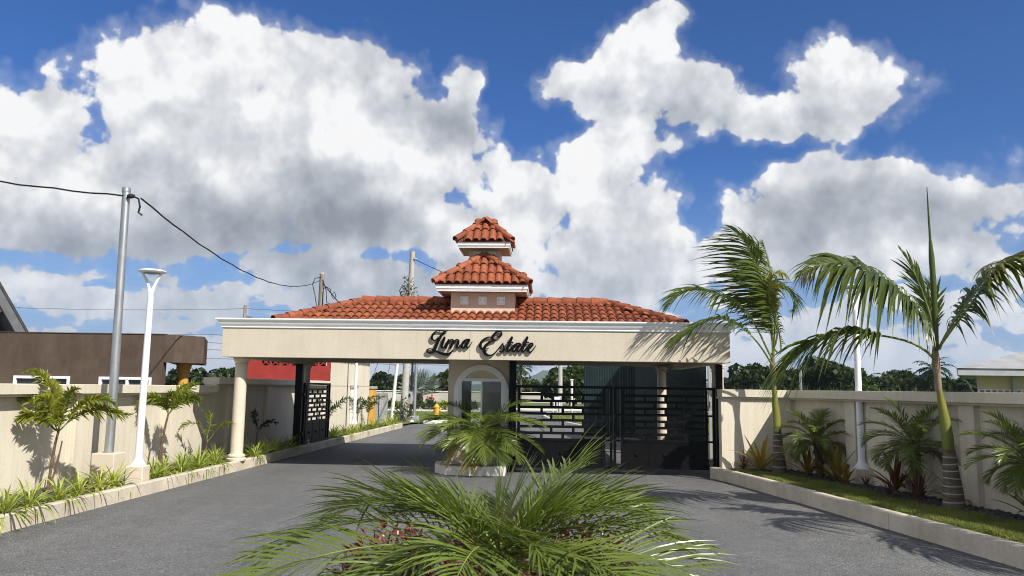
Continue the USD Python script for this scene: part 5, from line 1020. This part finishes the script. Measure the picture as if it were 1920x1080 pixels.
tag(obj("mulch_stones", stones(Polygon([(left_wall_x(8) + .02, 8), (left_kerb_x(8) - .14, 8), (left_kerb_x(22) - .14, 22), (left_wall_x(22) + .02, 22)]), 2600, .17, .018, .045, 6), "stone_dark"), "dark stone mulch in the left planting bed", "mulch", kind="stuff")
tag(obj("mulch_stones", stones(Polygon(mul), 1800, .222, .015, .045, 7), "stone_dark"), "dark stone mulch along the right wall's foot", "mulch", kind="stuff")

# --- the planted island in the foreground
pl_ = thing("drive_island", "raised kerbed planting island in the middle of the drive, lower middle", "planter", (0, 4.9, 0))
isl = unary_union([Point(0, -1.3).buffer(.85, 24), Point(0, 1.2).buffer(.75, 24)]).convex_hull
obj("kerb", MB().prism(isl.difference(isl.buffer(-.14)), -.02, .40).m, "kerb_stone", pl_); obj("soil", MB().prism(isl.buffer(-.141), 0, .37).m, "soil_dark", pl_)
def shrub(name, label, cat, base, seed, rad, h, n, leafl, leafw, mleaf, group=None):
    rng = np.random.default_rng(seed); t = thing(name, label, cat, base, 0, group); mb = MB(); lv, lf = [], []; k = 0
    for i in range(n):
        d = unit(rng.normal(0, 1, 3)); d[2] = abs(d[2]); c = d * [rad, rad, h] * rng.uniform(.55, 1.0); 
        if i % 6 == 0: mb.tube([(0, 0, -.05), c * .5 + [0, 0, .03], c], [.012, .008, .004], 5)
        o = unit(d + rng.normal(0, .6, 3)); s = unit(np.cross(o, rng.normal(0, 1, 3))); L_ = leafl * rng.uniform(.6, 1.3); W_ = leafw * rng.uniform(.7, 1.2)
        up = np.cross(s, o) * L_ * .08
        lv += [c, c + o * L_ * .45 - s * W_ / 2 + up, c + o * L_ * .5, c + o * L_ * .45 + s * W_ / 2 + up, c + o * L_]; lf += [(k, k + 1, k + 2), (k, k + 2, k + 3), (k + 1, k + 4, k + 2), (k + 2, k + 4, k + 3)]; k += 5
    obj("stems", mb.m, "stem_brown", t); o = obj("leaves", (np.array(lv), np.array(lf)), mleaf, t); o.SetCustomDataByKey("kind", "stuff")
    return t
shrub("croton", "magenta leafed shrub in the island, left of the big pygmy palm", "croton", (-.78, 5.2, .37), 301, .38, .60, 800, .12, .038, "leaf_croton")
shrub("croton", "magenta leafed shrub in the island, right of the big pygmy palm", "croton", (.50, 5.2, .37), 302, .36, .64, 800, .12, .038, "leaf_croton")
shrub("croton", "magenta leafed shrub in the island, behind the big pygmy palm", "croton", (-.14, 6.1, .37), 303, .36, .62, 600, .12, .038, "leaf_croton")
shrub("croton", "small magenta leafed shrub low at the island's right edge", "croton", (.62, 4.35, .37), 304, .28, .44, 400, .11, .03, "leaf_croton")
shrub("green_shrub", "low green yellow leafed shrub under the big pygmy palm", "shrub", (-.25, 4.6, .37), 305, .40, .36, 600, .12, .04, "leaf_spider")
tuft("bromeliad", "yellow bromeliad low in the island under the big pygmy palm", "bromeliad", (-.10, 3.75, .40), 230, 14, .42, .07, "leaf_bromeliad", el=(70, 20), droop=(20, 80), each=True)
tuft("bromeliad", "orange bromeliad low in the island, right of the big pygmy palm", "bromeliad", (.22, 4.55, .40), 231, 14, .45, .07, "leaf_bromeliad", el=(75, 20), droop=(20, 80), each=True)

# --- grit and fallen leaflets swept along the kerbs
rg = np.random.default_rng(88); lv, lf = [], []
for k in range(420):
    y = rg.uniform(8.5, 24)
    if k % 2: x = left_kerb_x(y) + abs(rg.normal(0, .25)) + .02
    elif y < 17: x = float(np.interp(y, [p[1] for p in RK], [p[0] for p in RK])) - abs(rg.normal(0, .25)) - .06
    else: x = rg.uniform(-5, 4.4)
    if k % 5 == 0: x = rg.uniform(left_kerb_x(y) + .1, 4.4)
    a = rg.uniform(0, 6.3); L_ = rg.uniform(.012, .06); W_ = L_ * rg.uniform(.15, .5); c, s_ = math.cos(a), math.sin(a)
    for u_, w_ in ((-1, 0), (0, .5), (1, 0), (0, -.5)): lv.append((x + c * L_ * u_ - s_ * W_ * w_, y + s_ * L_ * u_ + c * W_ * w_, .005 + .004 * abs(u_)))
    lf += [(4 * k, 4 * k + 1, 4 * k + 2), (4 * k, 4 * k + 2, 4 * k + 3)]
tag(obj("leaf_litter", (np.array(lv), np.array(lf)), "leaf_dry"), "dry leaf scraps scattered on the asphalt along the kerbs", "leaf litter", kind="stuff")
# ---------------------------------------------------------------- far planting
def tree(label, x, y, h, w, seed, m="leaf_tree_dark", leaf=.30, n=1500, trunk=.25, z0=0.0, group="bushy trees beyond the estate", low=.15):
    rng = np.random.default_rng(seed); t = thing("bushy_tree", label, "tree", (x, y, z0), 0, group)
    obj("trunk", MB().tube([(0, 0, -.2), (.1, 0, h * .35), (.0, .1, h * .7)], [trunk, trunk * .7, trunk * .2], 8).m, "bark", t)
    mb = MB()
    nc = 26; cl = []
    for i in range(nc):
        d = unit(rng.normal(0, 1, 3)); rr = rng.uniform(.35, .95)
        c = np.array([d[0] * w * .5 * rr, d[1] * w * .45 * rr, h * (low + (1 - low) * .52) + d[2] * h * (1 - low) * .42 * rr]); cl.append((c, rng.uniform(.13, .24) * w))
        if i % 4 == 0: mb.tube([(0, 0, h * .3), tuple(c * [.5, .5, .7]), tuple(c)], [trunk * .35, trunk * .2, trunk * .06], 5)
    obj("limbs", mb.m, "bark", t)
    per = n // nc; V = []
    for c, r in cl:
        d = unit(rng.normal(0, 1, (per, 3))); p = c + d * r * rng.uniform(.55, 1.08, (per, 1)) * [1, 1, .8]
        o = unit(d + rng.normal(0, .8, (per, 3)) + [0, 0, -.2]); s = unit(np.cross(o, rng.normal(0, 1, (per, 3)))); l = leaf * rng.uniform(.6, 1.4, (per, 1)); ww = l * rng.uniform(.28, .5, (per, 1))
        V.append(np.stack([p - o * l * .5, p + s * ww, p + o * l * .5, p - s * ww], 1).reshape(-1, 3))
    V = np.vstack(V); k = np.arange(len(V) // 4)[:, None] * 4
    obj("crown", (V, np.vstack([k + [0, 1, 2], k + [0, 2, 3]])), m, t)
    return t
def coconut(label, x, y, h, L, seed, n=16, group="far palms", m="leaf_tree_dark", droop=95, z0=0.0):
    rng = np.random.default_rng(seed); t = thing("coconut_palm", label, "palm", (x, y, z0), 0, group)
    obj("trunk", MB().tube([(0, 0, -.2), (.15, 0, h * .5), (.05, 0, h)], [.22, .16, .13], 8).m, "bark", t)
    mb = MB()
    for i in range(n):
        f = i / n; mm, q = frond_mesh(arc((.05, 0, h), i * 137.5, 75 - 95 * f + rng.uniform(-8, 8), L * rng.uniform(.85, 1.1), droop, 6), rng, n=16, lmax=L * .26, width=.16, start=.1, ang0=60, ang1=30, droop=.45, vup=.1, nseg=3)
        mb.add(*mm).tube(q[::6], np.linspace(.05, .015, len(q[::6])), 4)
    obj("crown", mb.m, m, t)
    return t
R_ = [(1385, 690, 95, 74, 0), (1418, 682, 95, 70, 0), (1455, 685, 90, 78, 0), (1492, 678, 100, 72, 0), (1530, 668, 110, 76, 0), (1568, 672, 100, 70, 0), (1596, 692, 70, 74, 1), (1628, 704, 80, 84, 0), (1660, 700, 75, 90, 1), (1692, 697, 80, 88, 0), (1722, 704, 70, 84, 1), (1745, 706, 70, 92, 0), (1790, 704, 80, 86, 0), (1822, 706, 70, 90, 1), (1848, 704, 60, 88, 0)]
pos = ["first from the canopy end", "second from the canopy end", "third from the canopy end", "behind the nearer palm's fronds, left part", "behind the nearer palm's fronds, right part", "tallest, left of the right lamp post", "just left of the right lamp post", "just right of the right lamp post", "low, two crowns right of the lamp post", "under the small far palm top", "three crowns left of the tall coconut palm", "behind the nearer ringed palm's crownshaft", "right of the tall coconut palm", "left of the cream house", "partly behind the cream house"]
HZ = lambda px: 727.5 + .014 * (px - 960)
for i, (px, ty, wpx, d, k) in enumerate(R_):
    x = (px - 960) / 1443 * d; h = 1.9 + (HZ(px) - ty) * d / 1443
    tree(f"dark bushy tree above the right wall, {pos[i]}", x, d, h, wpx * d / 1443, 400 + i, "leaf_tree" if k else "leaf_tree_dark", leaf=.46, n=4600, trunk=.3, low=.0)
coconut("tall coconut palm right above the nearer ringed palm's trunk", (1748 - 960) / 1443 * 82, 82, 4.4, 2.3, 430); coconut("small far palm top over the trees right of the right lamp", (1622 - 960) / 1443 * 86, 86, 3.1, 2.0, 431); coconut("round headed far palm over the trees, midway between lamp and nearer palm", (1690 - 960) / 1443 * 90, 90, 3.9, 1.6, 432); coconut("low far palm left of the cream house roof", (1815 - 960) / 1443 * 84, 84, 2.6, 2.0, 433)
Lf = [(345, 694, 60, 62, "behind the brown porch opening"), (372, 690, 50, 66, "right of the yellow porch column"), (424, 692, 50, 64, "left of the front column"), (452, 690, 60, 60, "behind the front column, against the red house"), (400, 704, 60, 70, "low, between porch and front column")]
for i, (px, ty, wpx, d, s) in enumerate(Lf): tree("dark bushy tree on the left, " + s, (px - 960) / 1443 * d, d, 1.9 + (HZ(px) - ty) * d / 1443, wpx * d / 1443, 450 + i, leaf=.4, n=1800, low=.0)
coconut("dark coconut palm between the brown porch and the canopy", (390 - 960) / 1443 * 60, 60, 2.3, 1.5, 460)
Mf = [(716, 691, 40, 108, "tall, beside the pale house"), (732, 697, 40, 112, "second from the pale house"), (748, 698, 40, 112, "behind the white leaning pole"), (800, 704, 45, 112, "right of the silver fan palm"), (822, 700, 55, 108, "bright, left of the booth"), (846, 690, 50, 106, "against the booth's left edge")]
for i, (px, ty, wpx, d, s) in enumerate(Mf): tree("bushy tree beyond the exit lane, " + s, (px - 960) / 1443 * d, d, 1.9 + (HZ(px) - ty) * d / 1443, wpx * d / 1443, 470 + i, "leaf_tree" if i > 3 else "leaf_tree_dark", leaf=.55, n=1800, low=.0)
Gf = [(1004, 714, 50, 118, "low, over the gate's left half"), (1030, 716, 40, 118, "low, left of pale pole"), (1046, 690, 50, 80, "large, left of pale pole"), (1072, 684, 70, 76, "large, right of pale pole"), (1100, 690, 60, 82, "against the green hoarding"), (980, 704, 36, 112, "below the far palm right of the booth")]
for i, (px, ty, wpx, d, s) in enumerate(Gf): tree("bushy tree seen over the closed gate, " + s, (px - 960) / 1443 * d, d, 1.9 + (HZ(px) - ty) * d / 1443, wpx * d / 1443, 480 + i, "leaf_tree" if i in (0, 1, 3, 5) else "leaf_tree_dark", leaf=.5, n=1800, low=.05)
coconut("dark far palm over the closed gate beside the booth's post", (977 - 960) / 1443 * 100, 100, 4.3, 1.9, 490)
t = thing("silver_fan_palm", "silver grey fan palm beyond the exit lane, behind the poles", "palm", (-8.4, 72, 0))
obj("trunk", MB().tube([(0, 0, 0), (0, 0, 1.2)], [.35, .3], 8).m, "bark", t)
rng = np.random.default_rng(77)
for i in range(26):
    a, e = i * 2.4, math.radians(80 - 85 * i / 26); d = np.array([math.cos(e) * math.cos(a), math.cos(e) * math.sin(a), math.sin(e)]); c = np.array([0, 0, 1.2]) + d * 1.3; s = unit(np.cross(d, [0, 0, 1.0])); u_ = np.cross(s, d); mb = MB().tube([(0, 0, 1.1), tuple(c)], [.05, .03], 4); 
    for k in range(13):
        b = math.radians(-100 + 200 * k / 12); q = unit(d * math.cos(b) + (s * math.sin(b)) + u_ * .2); n_ = np.cross(q, s) + 1e-6; w_ = unit(np.cross(q, d + u_ * .7) + 1e-6) * .07
        mb.add([c, c + q * .7 - w_, c + q * 1.25 - u_ * .12, c + q * .7 + w_], [(0, 1, 2, 3)])
    obj("fan_leaf", mb.m, "leaf_silver", t)
# hedge row, flowers, vines, tall grass
hd = [(-12.5 + 1.15 * k, 67.2 - .1 * k) for k in range(9)]
for i, (x, y) in enumerate(hd): shrub("low_shrub", f"low shrub in the row along the far lawn kerb, {ORD[i]} from the left", "shrub", (x, y, .05), 500 + i, .5, .62, 220, .3, .12, "leaf_dull" if i % 3 else "leaf_spider", "row of low shrubs along the far lawn kerb")
t = shrub("flowering_shrub", "red flowering shrub left of the booth beyond the lawn", "shrub", (-6.25, 60.0, .05), 520, .42, 1.1, 200, .22, .09, "leaf_dull")
for k in range(9): mm = trimesh.creation.icosphere(1, .075); mm.vertices += [rng.uniform(-.35, .35), rng.uniform(-.5, 0), 1.15 + rng.uniform(-.3, .3)]; obj("flower", mm, "petal_red", t)
shrub("vine", "leafy vine around the foot of the concrete pole", "vine", (-5.75, 41.75, .0), 521, .40, 1.35, 260, .17, .08, "leaf_dull"); 
shrub("vine", "leafy vine hanging near the top of the tall concrete pole", "vine", (-5.66, 41.85, 6.5), 522, .42, 1.5, 200, .17, .08, "leaf_tree")
shrub("low_shrub", "small flowering bush over the right wall between lamp and trees", "shrub", (24.2, 52, 0), 523, 1.4, 2.35, 500, .35, .15, "leaf_tree", None)
blades([(16, 55), (70, 55), (70, 60), (16, 60)], 14000, 0, 1.55, .26, 12, "tall_grass_leaf", "tall_grass", "band of tall grass above the right wall's top", "grass")
blades([(-22, 41), (-5.2, 40.9), (-3.6, 42.0), (-1.9, 45.3), (-1.0, 50), (-.8, 58.8), (-22, 60)], 9000, .06, .10, .04, 14, "lawn_blades", "lawn_grass", "grass of the lawn beyond the exit lane", "grass")
blades([(4.95, 34.6), (3.8, 39.9), (2.8, 46.6), (2.6, 52), (3.1, 59), (14, 59), (14, 34.6)], 9000, .05, .22, .04, 15, "lawn_blades", "lawn_grass", "rough grass of the verge beside the green hoarding", "grass")
# mountains
xs = np.linspace(-2600, 2600, 220); rows = []
hgt = 16 + 26 * meshkit.fbm(np.c_[xs / 260, np.zeros((220, 2))], 5, 8) * (xs < 30) + 0
hgt = np.where(xs < 30, 10 + 45 * np.clip(meshkit.fbm(np.c_[xs / 300, np.zeros((220, 2))], 5, 8) - .35, 0, 1), 0)
pk = np.interp(xs, [-2600, -500, -320, -240, -130, 20, 45, 75, 95, 112, 135, 200, 320, 600, 1200, 2600], [6, 20, 36, 30, 12, 18, 38, 44, 58, 66, 62, 70, 55, 30, 20, 8])
hgt = pk * (.86 + .28 * meshkit.fbm(np.c_[xs / 40, np.zeros((220, 2))], 4, 8))
V = []; 
for j, (yy, s) in enumerate(((2420, 0), (2460, .45), (2500, .8), (2540, 1.0), (2620, .9), (2800, 0))): V.append(np.stack([xs, np.full(220, yy) + 30 * meshkit.noise(np.c_[xs / 60, np.full((220, 2), j)], 3), hgt * s * (1 - .10 * (0 < j < 3) * meshkit.noise(np.c_[xs / 25, np.full((220, 2), j * 7)], 4)) - .1], 1))
V = np.vstack(V); F = [(j * 220 + i, j * 220 + i + 1, (j + 1) * 220 + i + 1, (j + 1) * 220 + i) for j in range(5) for i in range(219)]
struct("hills", (V, np.array(F)), "hill", smooth=True)
if HAZE:
    M["haze"] = usdkit.material(stage, "/World/Looks/haze", {"v": ("principled_volume", {"color": (.78, .88, 1.0), "density": HAZE, "anisotropy": .3})}, [], volume="v.volume")
    tag(obj("haze", bx(-2900, 2900, -280, 3900, -1.2, 95), "haze"), kind="stuff")
